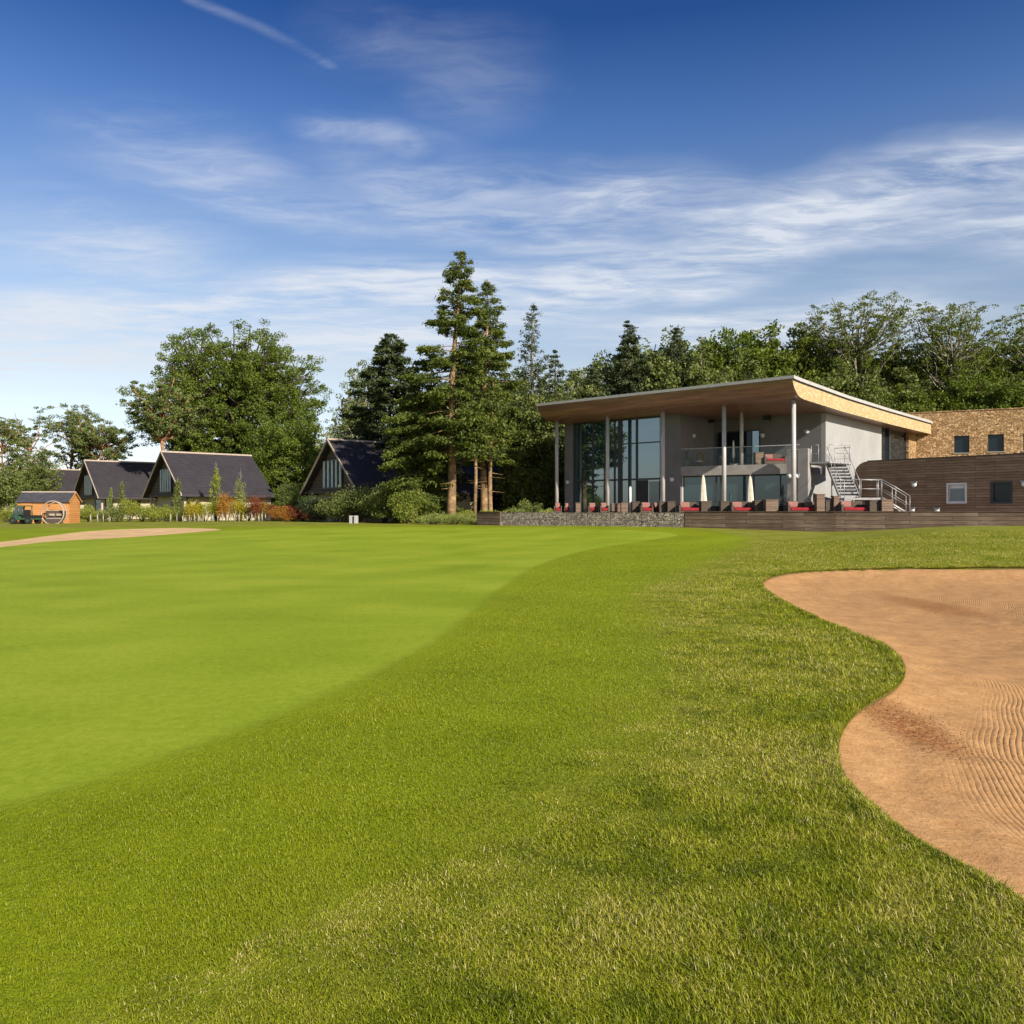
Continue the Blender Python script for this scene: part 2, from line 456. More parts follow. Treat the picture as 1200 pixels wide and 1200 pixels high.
# ------------------------------------------------------------------ sand
def sand_mat():
    m, t = newmat('sand')
    co = t.coord(); s = t.attr('bunker')
    warp = t.m('MULTIPLY', t.m('SUBTRACT', t.noise(co, 0.30, 1, 0.4), 0.5), 1.0)
    warp2 = t.m('MULTIPLY', t.m('SUBTRACT', t.noise(co, 3, 2, 0.5), 0.5), 0.02)
    ph = t.m('ADD', t.m('ADD', s, warp), warp2)
    w = t.m('POWER', t.m('ABSOLUTE', t.m('SINE', t.m('MULTIPLY', ph, PI/0.036))), 0.6)
    amp = t.noise(t.mapping(co, (1,1,1), loc=(3,1,0)), 0.9, 3, 0.55)
    mask = t.m('MULTIPLY', t.sstep(s, 0.55, 1.1), t.sstep(amp, 0.22, 0.42))
    fade = t.m('MULTIPLY', w, mask)
    gr = t.noise(co, 160, 2, 0.8); g2 = t.noise(co, 22, 4, 0.7); g3 = t.noise(co, 5, 3, 0.55)
    # loose debris raked into two heaps
    def blob(px, py, rx, ry, rot):
        x, y = hit(px, py)
        mp = t.mapping(t.n('ShaderNodeVectorMath', operation='SUBTRACT', x1=(x, y, 0)).outputs[0], (1/rx, 1/ry, 0), (0, 0, rot))
        vs = mp.node.inputs[0].links[0].from_node; t.l(co, vs.inputs[0])
        ln = t.n('ShaderNodeVectorMath', operation='LENGTH'); t.l(mp, ln.inputs[0])
        return t.sstep(t.m('ADD', ln.outputs['Value'], t.m('MULTIPLY', t.m('SUBTRACT', g2, 0.5), 1.5)), 0.35, 1.1, 1, 0)
    db = t.m('MAXIMUM', blob(1066, 836, 0.36, 0.95, RAD(28)), t.m('MULTIPLY', blob(1095, 692, 0.9, 2.4, RAD(35)), 0.75))
    col = t.ramp(t.m('ADD', t.m('MULTIPLY', g3, 0.35), t.m('ADD', t.m('MULTIPLY', g2, 0.35), t.m('MULTIPLY', gr, 0.3))),
        [(0.3, (0.31, 0.160, 0.060)), (0.52, (0.415, 0.232, 0.096)), (0.72, (0.52, 0.32, 0.145))])
    col = t.mix(t.m('MULTIPLY', db, t.sstep(g2, 0.35, 0.58, 0.15, 0.95)), col, (0.21, 0.080, 0.024, 1))
    h = t.m('ADD', t.m('MULTIPLY', t.m('MULTIPLY', fade, t.noise(t.mapping(co, (1, 1, 1)), 6, 3, 0.6)), 0.85), t.m('ADD', t.m('MULTIPLY', g2, 0.7), t.m('MULTIPLY', g3, 1.2)))
    h = t.m('ADD', h, t.m('ADD', t.m('MULTIPLY', gr, 0.16), t.m('MULTIPLY', db, t.m('MULTIPLY', t.noise(co, 9, 4, 0.8), 1.6))))
    finish(t, col, 0.92, 0.1, 0, t.bump(h, 0.85, 0.02))
    return m
M_sand = sand_mat()
M_sand2 = plain('pale_sand', (0.54, 0.36, 0.185), 0.95, 0.05, 0, 0.12, 0.8)
def sand_sheet(name, s, z, lo, mat=None):
    keep = (s.reshape(nr, nc) > lo)
    kq = keep[:-1,:-1] | keep[:-1,1:] | keep[1:,1:] | keep[1:,:-1]
    q = quads.reshape(nr-1, nc-1, 4)[kq]
    used = np.unique(q); mp = np.full(nr*nc, -1); mp[used] = np.arange(len(used))
    V = np.stack([XX, YY, z], -1).reshape(-1, 3)[used]
    o = np_mesh(name, V, mp[q], mat or M_sand, smooth=True, attrs=dict(bunker=s.ravel()[used]))
    return o
SZ = HH - 0.03 - bowl(sb) + (fbm(XX*1.2, YY*1.2, 3)-0.5)*0.10*sst(sb/0.5) - 0.05*sst(-sb/0.05)
o = sand_sheet('bunker_sand', sb, SZ, -0.10); tag(o, kind='structure')
SZ2 = HH - 0.02 + 0.0*sb2
o = sand_sheet('bunker_sand', sb2, SZ2, -0.10, M_sand2); tag(o, kind='structure')
def sandz(x, y):
    s = sdist([x], [y], BUNKER)[0]
    return float(H(x, y) - 0.03 - bowl(s) + (fbm(np.array(x*1.2), np.array(y*1.2), 3)-0.5)*0.10*sst(s/0.5))

# crumbs of turf and small stones lying in the sand
V = []; Fq = []
ico = np.array([(1,0,0),(0,1,0),(-1,0,0),(0,-1,0),(0,0,1),(0,0,-1)], float)
icf = [(0,1,4),(1,2,4),(2,3,4),(3,0,4),(1,0,5),(2,1,5),(3,2,5),(0,3,5)]
spots = []
for k in range(1500):
    if k < 520:
        cx, cy = hit(1063, 832); x = cx + rng.normal()*0.24 + 0; y = cy + rng.normal()*0.7; x -= (y-cy)*0.35; r = rng.uniform(0.0025, 0.008)
    elif k < 650:
        cx, cy = hit(1085, 690); x = cx + rng.normal()*0.7; y = cy + rng.normal()*1.6; x -= (y-cy)*0.4; r = rng.uniform(0.005, 0.012)
    else:
        th = rng.uniform(0.30, 0.62); y = 3.4*math.exp(rng.random()*1.7); x = th*y; r = rng.uniform(0.0012, 0.0042)
    spots.append((x, y, r))
sp = np.array(spots); ss = sdist(sp[:,0], sp[:,1], BUNKER); kk = 0
zz = H(sp[:,0], sp[:,1]) - 0.03 - bowl(ss) + (fbm(sp[:,0]*1.2, sp[:,1]*1.2, 3)-0.5)*0.10*sst(ss/0.5)
for (x, y, r), s, z in zip(spots, ss, zz):
    if s < 0.03: continue
    p = ico*r*rng.uniform(0.6, 1.3, (6, 3)) + (x, y, z+r*0.3)
    V.append(p); Fq += [[6*kk+i for i in f] for f in icf]; kk += 1
M_clod = plain('clod', (0.22, 0.115, 0.05), 0.95, 0.1, 0, 0.5, 60)
tag(np_mesh('sand_debris', np.vstack(V), np.array(Fq), M_clod, nper=3), kind='stuff',
    label='small dark clods and stones scattered over the bunker sand', cat='debris')

# ------------------------------------------------------------------ grass blades
def blade_mat():
    m, t = newmat('grass_blade')
    a = t.attr('tint')
    col = t.ramp(a, [(0.0, (0.072, 0.096, 0.002)), (0.3, (0.165, 0.205, 0.003)), (0.55, (0.262, 0.290, 0.007)), (0.78, (0.36, 0.345, 0.034)), (0.9, (0.46, 0.39, 0.13)), (1.0, (0.60, 0.50, 0.24))])
    p = t.n('ShaderNodeBsdfPrincipled'); t.l(col, p.inputs['Base Color']); p.inputs['Roughness'].default_value = 0.5
    p.inputs['Specular IOR Level'].default_value = 0.25
    tr = t.n('ShaderNodeBsdfTranslucent'); t.l(col, tr.inputs[0])
    mx = t.n('ShaderNodeMixShader'); mx.inputs[0].default_value = 0.3
    t.l(p.outputs[0], mx.inputs[1]); t.l(tr.outputs[0], mx.inputs[2])
    t.l(mx.outputs[0], t.n('ShaderNodeOutputMaterial').inputs[0])
    return m
M_blade = blade_mat()
GRASS_N = 1350000
def blades(name, n, rough, edge=False, green=False):
    u = rng.random(n*2)
    Y = 2.1*np.exp(u*math.log(34/2.1))
    T = rng.uniform(-0.70, 0.70, n*2); X = T*Y + rng.uniform(-0.9, 0.9, n*2)
    if edge:      # the overhanging fringe along the bunker lips
        seg = np.roll(BUNKER, -1, 0)-BUNKER; ln = np.hypot(seg[:,0], seg[:,1])*np.clip(8/np.hypot(BUNKER[:,0], BUNKER[:,1]), 0.4, 3)*(np.abs(BUNKER[:,0]) < 0.72*BUNKER[:,1])
        i = rng.choice(len(BUNKER), n*2, p=ln/ln.sum()); q = rng.random(n*2)[:,None]
        PP = BUNKER[i]+seg[i]*q + rng.normal(0, 0.035, (n*2, 2)); X, Y = PP[:,0], PP[:,1]
    a = sdist(X, Y, APRON_OUT) ; g = sdist(X, Y, GREEN); b = sdist(X, Y, BUNKER)
    wob = (fbm(X*2.2+3, Y*2.2, 3)-0.5)*1.2
    isr = (a + wob) < 0
    k = ((g >= 0.01) & (Y < 15)) if green else (g < 0.01) & (b < (0.022 if edge else 0.012)) & (isr if rough else ~isr)
    X, Y, a, g, b = [q[k][:n] for q in (X, Y, a, g, b)]
    n = len(X)
    z = H(X, Y)
    near = (Y/2.7)**0.62
    tuft = fbm(X*3.1, Y*3.1, 3)
    if rough:
        ht = rng.uniform(0.013, 0.038, n)*(0.35+1.35*tuft)*np.where(rng.random(n) < 0.04, 1.7, 1.0)*np.clip(1.0-0.45*sst((a+1.6)/1.6), 0.5, 1)
        w = rng.uniform(0.0020, 0.0036, n)*near; lean = rng.uniform(0.45, 1.6, n)
    else:
        ht = (rng.uniform(0.003, 0.006, n) if green else rng.uniform(0.010, 0.022, n))*(0.7+0.6*tuft)*(1 if green else np.clip(0.45+(-g)*0.9, 0.45, 1))
        w = rng.uniform(0.0016, 0.0028, n)*near*(0.8 if green else 1); lean = rng.uniform(0.2, 1.1, n)
    ht = ht*np.clip(near, 1, 2.2)**0.45
    az = rng.uniform(0, 2*PI, n) + 2.0*fbm(X*1.1+9, Y*1.1, 2)
    dx, dy = np.cos(az), np.sin(az)
    fa = az + PI/2 + rng.normal(0, 0.5, n)
    wx, wy = np.cos(fa)*w*0.5, np.sin(fa)*w*0.5
    r1 = ht*0.55; r2 = ht
    P0 = np.stack([X, Y, z-0.004], -1)
    m1 = P0 + np.stack([dx*r1*np.sin(lean*0.5), dy*r1*np.sin(lean*0.5), r1*np.cos(lean*0.5)], -1)
    tp = m1 + np.stack([dx*(r2-r1)*np.sin(lean*1.25), dy*(r2-r1)*np.sin(lean*1.25), (r2-r1)*np.cos(lean*1.25)], -1)
    W = np.stack([wx, wy, 0*wx], -1)
    V = np.stack([P0-W, P0+W, m1+W*0.8, m1-W*0.8, tp+W*0.12, tp-W*0.12], 1).reshape(-1, 3)
    base = np.arange(n)[:, None]*6
    Fc = np.concatenate([base+np.array([0,1,2,3]), base+np.array([3,2,4,5])], 0)
    pt = fbm(X*0.9+30, Y*0.9+11, 4); pt2 = fbm(X*5+30, Y*5+11, 2)
    if rough:
        ti = 0.48 + (pt-0.5)*0.42 + (pt2-0.5)*0.8 + rng.normal(0, 0.13, n)
        straw = rng.random(n) < np.clip(0.10 + (pt-0.45)*0.7, 0.02, 0.38)
        ti = np.where(straw, rng.uniform(0.78, 1.0, n), np.clip(ti, 0, 0.8))
    else:
        ti = (0.50 if green else 0.36) + (pt-0.5)*0.40 + rng.normal(0, 0.20 if green else 0.13, n)
        straw = rng.random(n) < 0.012
        ti = np.where(straw, rng.uniform(0.75, 0.95, n), np.clip(ti, 0, 0.7))
    return np_mesh(name, V, Fc, M_blade, attrs=dict(tint=np.repeat(ti, 6)))
o = blades('rough_grass', int(GRASS_N*0.62), True)
tag(o, kind='stuff', label='uncut tufty rough grass with straw coloured blades', cat='grass')
o = blades('bunker_edge_grass', 70000, True, True)
tag(o, kind='stuff', label='ragged grass overhanging the edge of the sand bunker', cat='grass')
o = blades('green_grass', 260000, False, green=True)
tag(o, kind='stuff', label='very short pale turf of the putting green', cat='grass')
o = blades('fringe_grass', int(GRASS_N*0.38), False)
tag(o, kind='stuff', label='short mown fringe grass round the putting green', cat='grass')
# ------------------------------------------------------------------ vegetation
M_oak = leafmat('oak_leaf', (0.04375, 0.075, 0.01), (0.1875, 0.2438, 0.03))
M_wood = leafmat('wood_leaf', (0.04781, 0.07437, 0.01063), (0.2125, 0.2496, 0.02975))
M_pale = leafmat('pale_leaf', (0.1125, 0.1438, 0.03125), (0.35, 0.3875, 0.1063))
M_fir = leafmat('fir_needle', (0.027, 0.0468, 0.009), (0.1383, 0.1707, 0.02583), 0.22)
M_dfir = leafmat('dark_needle', (0.02, 0.035, 0.015), (0.0875, 0.1125, 0.0375), 0.15)
M_pine = leafmat('pine_needle', (0.04375, 0.06875, 0.02), (0.1875, 0.225, 0.05625), 0.18)
M_shrub = leafmat('shrub_leaf', (0.0625, 0.09, 0.0225), (0.2375, 0.2687, 0.06875))
M_lime = leafmat('lime_leaf', (0.13, 0.165, 0.018), (0.40, 0.42, 0.06))
M_mid = leafmat('mid_leaf', (0.075, 0.105, 0.015), (0.27, 0.31, 0.05))
M_yel = leafmat('yellow_leaf', (0.16, 0.15, 0.01), (0.52, 0.42, 0.03))
M_ora = leafmat('orange_leaf', (0.20, 0.10, 0.01), (0.55, 0.27, 0.05))
M_red = leafmat('red_leaf', (0.11, 0.025, 0.012), (0.34, 0.11, 0.05))
M_bark = plain('bark', (0.085, 0.065, 0.045), 0.95, 0.1, 0, 0.5, 4, 0.05, 14)
M_barkp = plain('pine_bark', (0.36, 0.19, 0.10), 0.95, 0.1, 0, 0.45, 3, 0.05, 12)
M_barkf = plain('fir_bark', (0.25, 0.165, 0.085), 0.95, 0.1, 0, 0.45, 3, 0.05, 14)
M_barkg = plain('grey_bark', (0.24, 0.22, 0.16), 0.95, 0.1, 0, 0.45, 3, 0.04, 14)

def unit(v): return v/np.maximum(np.linalg.norm(v, axis=-1, keepdims=True), 1e-9)
def leaves(C, L, W, R, D=None, up=0.0):
    """diamond leaves at C; D: lengthwise direction (else random)"""
    n = len(C)
    a = unit(R.normal(size=(n, 3))) if D is None else unit(D)
    nrm = unit(R.normal(size=(n, 3)) + np.array([0, 0, up]))
    b = unit(np.cross(nrm, a))
    L = np.broadcast_to(np.asarray(L, float), (n,))[:, None]; W = np.broadcast_to(np.asarray(W, float), (n,))[:, None]
    V = np.stack([C-a*L/2, C-b*W/2+a*L*0.08, C+a*L/2, C+b*W/2+a*L*0.08], 1).reshape(-1, 3)
    return V
def crown_obj(name, Vs, tints, mat, parent):
    V = np.concatenate(Vs); T = np.concatenate(tints)
    n = len(V)//4
    return np_mesh(name, V, np.arange(n*4).reshape(n, 4), mat, parent, attrs=dict(tint=np.repeat(np.clip(T, 0, 1), 4)))
def bez(a, b, c, k):
    return [a*(1-t)**2 + b*2*t*(1-t) + c*t*t for t in np.linspace(0, 1, k)]

def broadleaf(name, label, cat, x, y, Ht, R, base, n_b=46, clump=0.9, per=90, leaf=0.26, mat=None, bark=None, seed=1,
              trunk_r=None, group=None, flat=0.75, open_=0.0, ry=None, lean=(0, 0), shell=0.55, z=None, top=1.0, limbs_r=1.0, stems=1, wv=(0.72, 1.2)):
    R_ = np.random.default_rng(seed); mat = mat or M_wood; bark = bark or M_bark
    z = float(H(x, y)) - 0.1 if z is None else z
    root = thing(name, label, cat, (x, y, z), 0, group)
    ry = ry or R; trunk_r = trunk_r or Ht*0.022
    cz = (Ht+base)/2; rz = (Ht-base)/2
    tb = MB()
    tops = []
    for s in range(stems):
        off = np.array([R_.normal()*0.3, R_.normal()*0.3, 0])*(stems > 1)
        pts = [np.array([0, 0, 0]) + off*k + np.array([lean[0]*k**1.5, lean[1]*k**1.5, (base+rz*1.15)*k]) + np.array([R_.normal()*0.1*k*R*0.4, R_.normal()*0.1*k*R*0.4, 0]) for k in np.linspace(0, 1, 7)]
        tb.tube(pts, [trunk_r*(1.35 if k == 0 else 1-0.12*k) for k in range(7)], 9)
        tops.append(pts)
    Vs = []; Ts = []
    for i in range(n_b):
        pts = tops[i % stems]
        g = (i+0.5)/n_b
        ct = 1-2*g; ct = ct*0.95
        az = i*2.39996 + R_.normal()*0.3
        st = math.sqrt(max(0, 1-ct*ct))
        wav = wv[0] + (wv[1]-wv[0])*R_.random()
        e = np.array([math.cos(az)*st*R, math.sin(az)*st*ry, ct*rz*(top if ct > 0 else 1.0)])*wav*(1 if ct > -0.3 else 0.92)
        tgt = np.array([lean[0], lean[1], cz]) + e
        tgt[2] = min(tgt[2], Ht); tgt[2] = max(tgt[2], base*0.75)
        k = min(6, max(1, int(6*np.clip((tgt[2]-0.35*rz)/(base+rz*1.15), 0.15, 0.98))))
        st0 = np.array(pts[k])
        mid = st0*0.45 + tgt*0.55; mid[2] = st0[2] + (tgt[2]-st0[2])*0.35
        mid[:2] += R_.normal(size=2)*R*0.07
        br = bez(st0, mid, tgt, 6)
        br = [p + R_.normal(size=3)*0.03*R*(q > 0) for q, p in enumerate(br)]
        r0 = trunk_r*0.36*limbs_r
        tb.tube(br, [r0*(1-0.8*q/5) + 0.01 for q in range(6)], 5, False)
        if R_.random() < open_: continue
        pos = [1.0, 0.86, 0.7] + ([shell, shell*0.75] if R_.random() < 0.6 else [])
        for q in pos:
            c = np.array(bez(st0, mid, tgt, 21)[int(20*min(1, q))])
            for w in range(3):
                cc = c + R_.normal(size=3)*np.array([1, 1, 0.6])*clump*0.85
                cr = clump*R_.uniform(0.45, 1.0)
                m = int(per/3*R_.uniform(0.6, 1.3))
                d = unit(R_.normal(size=(m, 3)))*(R_.random((m, 1))**0.4)*cr*np.array([1, 1, flat])
                C = cc + d
                Vs.append(leaves(C, leaf*R_.uniform(0.6, 1.25, m), leaf*0.62*R_.uniform(0.7, 1.2, m), R_, None, 0.6))
                t0 = R_.uniform(0.25, 0.75)
                Ts.append(t0 + R_.normal(0, 0.16, m))
                if w == 0 and q > 0.6:
                    tb.tube([c, (c+cc)/2 + R_.normal(size=3)*0.1, cc], [r0*0.3, r0*0.2, 0.01], 4, False)
    tb.obj('trunk', bark, root)
    crown_obj('crown', Vs, Ts, mat, root)
    return root

def conifer(name, label, cat, x, y, Ht, R, base, mat=None, bark=None, seed=1, whorls=None, droop=0.28, trunk_r=None, group=None,
            sparse=0.0, lean=0.0, gaps=0.12, shape=0.8, dens=1.0, needle=0.34, z=None, side=(0, 1.0), sprays=True, dead=6, lv=0.5):
    R_ = np.random.default_rng(seed); mat = mat or M_fir; bark = bark or M_barkf
    z = float(H(x, y)) - 0.1 if z is None else z
    root = thing(name, label, cat, (x, y, z), 0, group)
    trunk_r = trunk_r or Ht*0.016
    tb = MB()
    cx = lambda h: np.array([lean*(h/Ht)**1.4 + 0.12*math.sin(h*0.4+seed), 0.1*math.sin(h*0.3), h])
    hs = np.linspace(0, Ht, 12)
    tb.tube([cx(h) for h in hs], [trunk_r*(1.25 if i == 0 else (1-h/Ht)**0.8)+0.015 for i, h in enumerate(hs)], 9)
    whorls = whorls or int((Ht-base)*2.0)
    Vs = []; Ts = []
    for k in range(dead):
        h = base*(0.45+0.5*R_.random()); a = R_.uniform(0, 2*PI); L = R_.uniform(0.4, 1.6)
        p = cx(h); tb.tube([p, p+np.array([math.cos(a)*L, math.sin(a)*L, -0.1*L])], [0.035, 0.01], 4, False)
    for w in range(whorls):
        f = (w+R_.uniform(0, 0.6))/whorls
        h = base + (Ht-base)*min(0.995, f)
        prof = (1-f)**shape*(0.55+0.45*min(1, f*5+0.3)) + 0.02
        nb = R_.integers(4, 7)
        a0 = R_.uniform(0, 2*PI)
        for b in range(nb):
            if R_.random() < gaps: continue
            az = a0 + 2*PI*b/nb + R_.normal()*0.25
            L = R*prof*R_.uniform(lv, 1.25)*(1 + (side[1]-1)*max(0, math.cos(az-side[0])))
            L = max(L, 0.10); nl = needle*(0.45+0.55*min(1, L/1.6))
            d = np.array([math.cos(az), math.sin(az), 0])
            p0 = cx(h); dr = droop*L*R_.uniform(0.6, 1.4)
            pts = [p0 + d*L*s + np.array([0, 0, 0.18*L*math.sin(s*PI*0.5)*(f) - dr*s**1.3 + 0.13*L*s**4]) for s in np.linspace(0, 1, 7)]
            tb.tube(pts, [max(0.008, 0.016*L*(1-0.85*s)) for s in np.linspace(0, 1, 7)], 4, False)
            P = np.array(pts)
            # side sprays
            ns = max(5, int(L*5.5*dens))
            m = ns
            s = np.sqrt(R_.uniform(0.03+sparse, 1.0, m)); ii = np.clip((s*6).astype(int), 0, 5); fr = (s*6-ii)[:, None]
            B = P[ii]*(1-fr) + P[ii+1]*fr
            side_v = np.array([-d[1], d[0], 0])
            sg_ = R_.choice([-1, 1], m)[:, None]
            sl = (0.16+0.42*np.minimum(1, (1-s)*1.6))*min(L, 2.6)*R_.uniform(0.5, 1.0, m)
            dirs = unit(side_v*sg_ + d*R_.uniform(0.5, 1.1, (m, 1)) + np.array([0, 0, -0.25-0.3*R_.random()]))
            t0 = R_.uniform(0.3, 0.8)
            for q in range(max(2, int(3*dens)) if sprays else 2):
                tt = (q+R_.random(m))/max(2, int(3*dens))
                C = B + dirs*(sl*tt)[:, None] + R_.normal(size=(m, 3))*0.05
                for rep in range(4):
                    C2 = C + R_.normal(size=(m, 3))*np.array([0.13, 0.13, 0.08])*min(1, 0.3+L)
                    Vs.append(leaves(C2, nl*R_.uniform(0.5, 1.3, m), nl*0.34*R_.uniform(0.6, 1.3, m), R_, dirs + R_.normal(size=(m, 3))*0.55, 0.8))
                    Ts.append(t0 + 0.25*(s-0.5) + R_.normal(0, 0.15, m))
    tb.obj('trunk', bark, root)
    crown_obj('crown', Vs, Ts, mat, root)
    return root

def shrub(name, label, x, y, w, h, mat, seed=1, group=None, d=None, leaf=0.12, n=2600, cat='shrub', lumps=9, z=None, stemmed=True, tall=False):
    R_ = np.random.default_rng(seed); d = d or w
    z = float(H(x, y)) - 0.05 if z is None else z
    root = thing(name, label, cat, (x, y, z), 0, group)
    Vs = []; Ts = []; tb = MB()
    for i in range(lumps):
        a = R_.uniform(0, 2*PI); rr = math.sqrt(R_.random())*0.62
        c = np.array([math.cos(a)*rr*w/2, math.sin(a)*rr*d/2, h*(0.28+0.42*R_.random()*(1.15-rr*0.7))])
        if tall: c[2] = h*R_.uniform(0.2, 0.88); c[:2] *= (1.15-c[2]/h)
        r = np.array([w*0.27, d*0.27, h*0.28])*R_.uniform(0.7, 1.15)
        if tall: r = np.array([w*0.3*(1.2-c[2]/h), d*0.3*(1.2-c[2]/h), h*0.14])
        m = n//lumps
        u = unit(R_.normal(size=(m, 3)))*(R_.random((m, 1))**0.3)
        C = c + u*r*R_.uniform(0.75, 1.12, (m, 1))
        C[:, 2] = np.clip(C[:, 2], 0.03, h)
        up = u.copy(); up[:, 2] += 0.5
        Vs.append(leaves(C, leaf*R_.uniform(0.6, 1.3, m), leaf*0.55*R_.uniform(0.7, 1.2, m), R_, up + R_.normal(size=(m, 3))*0.7, 0.3))
        Ts.append(R_.uniform(0.25, 0.8) + R_.normal(0, 0.17, m))
        tb.tube([(c[0]*0.15, c[1]*0.15, 0), tuple(c*0.6), tuple(c)], [0.03, 0.02, 0.008], 4, False)
    tb.obj('stem', M_bark, root)
    crown_obj('foliage', Vs, Ts, mat, root)
    return root

def TX(px, Y): return (px-600)/F*Y
def TZ(py, x, y): return EYE + (600-py)/F*y - float(H(x, y))

# the great oak behind the houses
x, y = TX(277, 112), 112
broadleaf('oak_tree', 'great round-crowned oak rising behind the slate roofs of the houses', 'tree', x, y, TZ(379, x, y), 10.9, 3.4, 230, 1.0, 230, 0.27, M_oak, None, 11, 0.6, ry=10, flat=0.7, open_=0.03, wv=(0.80, 1.06), shell=0.7)
# lower leafy skirts beside the oak
x, y = TX(336, 100), 100
broadleaf('lime_tree', 'smaller bright green tree at the foot of the great oak', 'tree', x, y, TZ(490, x, y), 3.6, 1.2, 60, 0.9, 200, 0.26, M_oak, None, 12, wv=(0.8, 1.1))
x, y = TX(376, 118), 118
broadleaf('birch_tree', 'pale sparse tree behind the ridge of the brown-gabled house', 'tree', x, y, TZ(492, x, y), 3.4, 3, 44, 0.75, 80, 0.26, M_pale, M_barkg, 13)
x, y = TX(422, 92), 92
broadleaf('ash_tree', 'grey-green leafy tree against the sky beside the dark fir', 'tree', x, y, TZ(427, x, y), 2.3, 4, 40, 0.7, 110, 0.24, M_shrub, M_barkg, 14)
x, y = TX(408, 100), 100
broadleaf('ash_tree', 'low grey-green tree peeping over the dark blue roof', 'tree', x, y, TZ(478, x, y), 2.0, 3, 26, 0.7, 90, 0.25, M_pale, M_barkg, 15)

# scots pines at the far edge of the course
def scots(label, px, Y, top, Rm, base_py, seed, lean=(0, 0), nb=22, clump=0.85, per=150, tr=0.26, group='scots pines behind the houses', flat=0.5, R_open=0.1):
    x, y = TX(px, Y), Y
    Ht = TZ(top, x, y); b = TZ(base_py, x, y)
    return broadleaf('scots_pine', label, 'pine tree', x, y, Ht, Rm, b, nb, clump, per, 0.24, M_pine, M_barkp, seed, tr, group, flat, R_open, lean=lean, shell=0.8, limbs_r=1.1)
scots('tallest scots pine of the far group with a leaning orange trunk', 78, 126, 469, 3.4, 545, 21, (1.4, 0), 20, 0.8, 200)
scots('wide flat-topped scots pine over the gable of the second house', 112, 122, 491, 4.0, 535, 22, (0.8, 0), 26, 0.8, 210, 0.3)
scots('thin pine standing between the low slate roof and the tall leaning pine', 32, 124, 478, 4.3, 560, 23, (0.4, 0), 22, 0.75, 130, 0.2)
scots('open-crowned pine at the edge of the far group', 4, 118, 482, 3.4, 560, 24, (-0.3, 0), 20, 0.75, 130, 0.22)
scots('pine with a bright orange trunk in front of the great oak', 193, 98, 440, 3.4, 512, 25, (-0.6, 0), 26, 0.8, 190, 0.36)
x, y = TX(46, 112), 112
broadleaf('hawthorn_tree', 'low bushy tree behind the second slate roof', 'tree', x, y, TZ(530, x, y), 2.0, 1, 22, 0.7, 120, 0.26, M_shrub, M_bark, 26)
x, y = TX(6, 96), 96
broadleaf('hawthorn_tree', 'leafy tree with twin pale trunks at the end house', 'tree', x, y, TZ(545, x, y), 1.9, 2.0, 20, 0.65, 110, 0.24, M_shrub, M_barkg, 27, 0.16, stems=2)

# the conifer clump between the houses and the clubhouse
x, y = TX(457, 76), 76
conifer('fir_tree', 'broad near-black fir beside the brown-gabled house', 'fir tree', x, y, TZ(388, x, y), 5.6, 1.0, M_dfir, M_bark, 31, 44, 0.30, dens=1.6, shape=0.62, needle=0.42, gaps=0.1)
x, y = TX(527, 62), 62
conifer('fir_tree', 'tallest fir with a straight sunlit orange trunk', 'fir tree', x, y, TZ(292, x, y), 3.5, 5.0, M_fir, M_barkf, 32, 42, 0.28, 0.34, None, 0.05, 0.75, 0.17, 0.64, 1.7, 0.28, None, (PI, 1.3), dead=8, lv=0.35)
x, y = TX(566, 68), 68
conifer('fir_tree', 'second tallest fir close behind the tallest one', 'fir tree', x, y, TZ(327, x, y), 3.7, 5.2, M_fir, M_barkf, 33, 44, 0.28, lean=0.3, shape=0.66, dens=1.7, needle=0.28, gaps=0.14, lv=0.4, dead=10)
x, y = TX(494, 63.5), 63.5
conifer('fir_tree', 'drooping light green fir in front of the dark one', 'fir tree', x, y, TZ(436, x, y), 2.7, 0.7, M_fir, M_bark, 34, 30, 0.55, dens=1.7, shape=0.4, needle=0.28, side=(PI, 1.2), gaps=0.12, lv=0.4)
x, y = TX(576, 64), 64
conifer('fir_tree', 'slim fir with a pale bare trunk in front of the dark blue roof', 'fir tree', x, y, TZ(440, x, y), 2.0, 5.2, M_fir, M_barkf, 35, 14, 0.3, trunk_r=0.19, needle=0.34, dead=10)
x, y = TX(622, 78), 78
conifer('spruce_tree', 'narrow spiky spruce with upswept twigs against the sky', 'spruce tree', x, y, TZ(355, x, y), 2.3, 8.0, M_dfir, M_barkg, 36, 34, 0.10, lean=0.3, gaps=0.30, dens=0.9, needle=0.34, shape=0.6)
x, y = TX(652, 80), 80
conifer('spruce_tree', 'small-topped spruce behind the corner of the clubhouse roof', 'spruce tree', x, y, TZ(408, x, y), 3.2, 3.0, M_dfir, M_bark, 37, 30, 0.25, dens=1.1, needle=0.38)
x, y = TX(556, 60.5), 60.5
mbp = thing('fir_tree', 'young fir with a thin bare pole beside the tallest trunk', 'fir tree', (x, y, float(H(x, y))), 0)
b_ = MB(); b_.tube([(0,0,-.1),(0.1,0,3.2),(0.05,0,7.4)], [0.14,0.12,0.07], 8)
for q in range(9):
    a_ = q*2.4; h_ = 2.5+q*0.5; b_.tube([(0.08,0,h_),(0.08+math.cos(a_)*0.9,math.sin(a_)*0.9,h_-0.1)],[0.03,0.008],4,False)
b_.obj('trunk', M_barkf, mbp)
R_ = np.random.default_rng(5); V_ = []; T_ = []
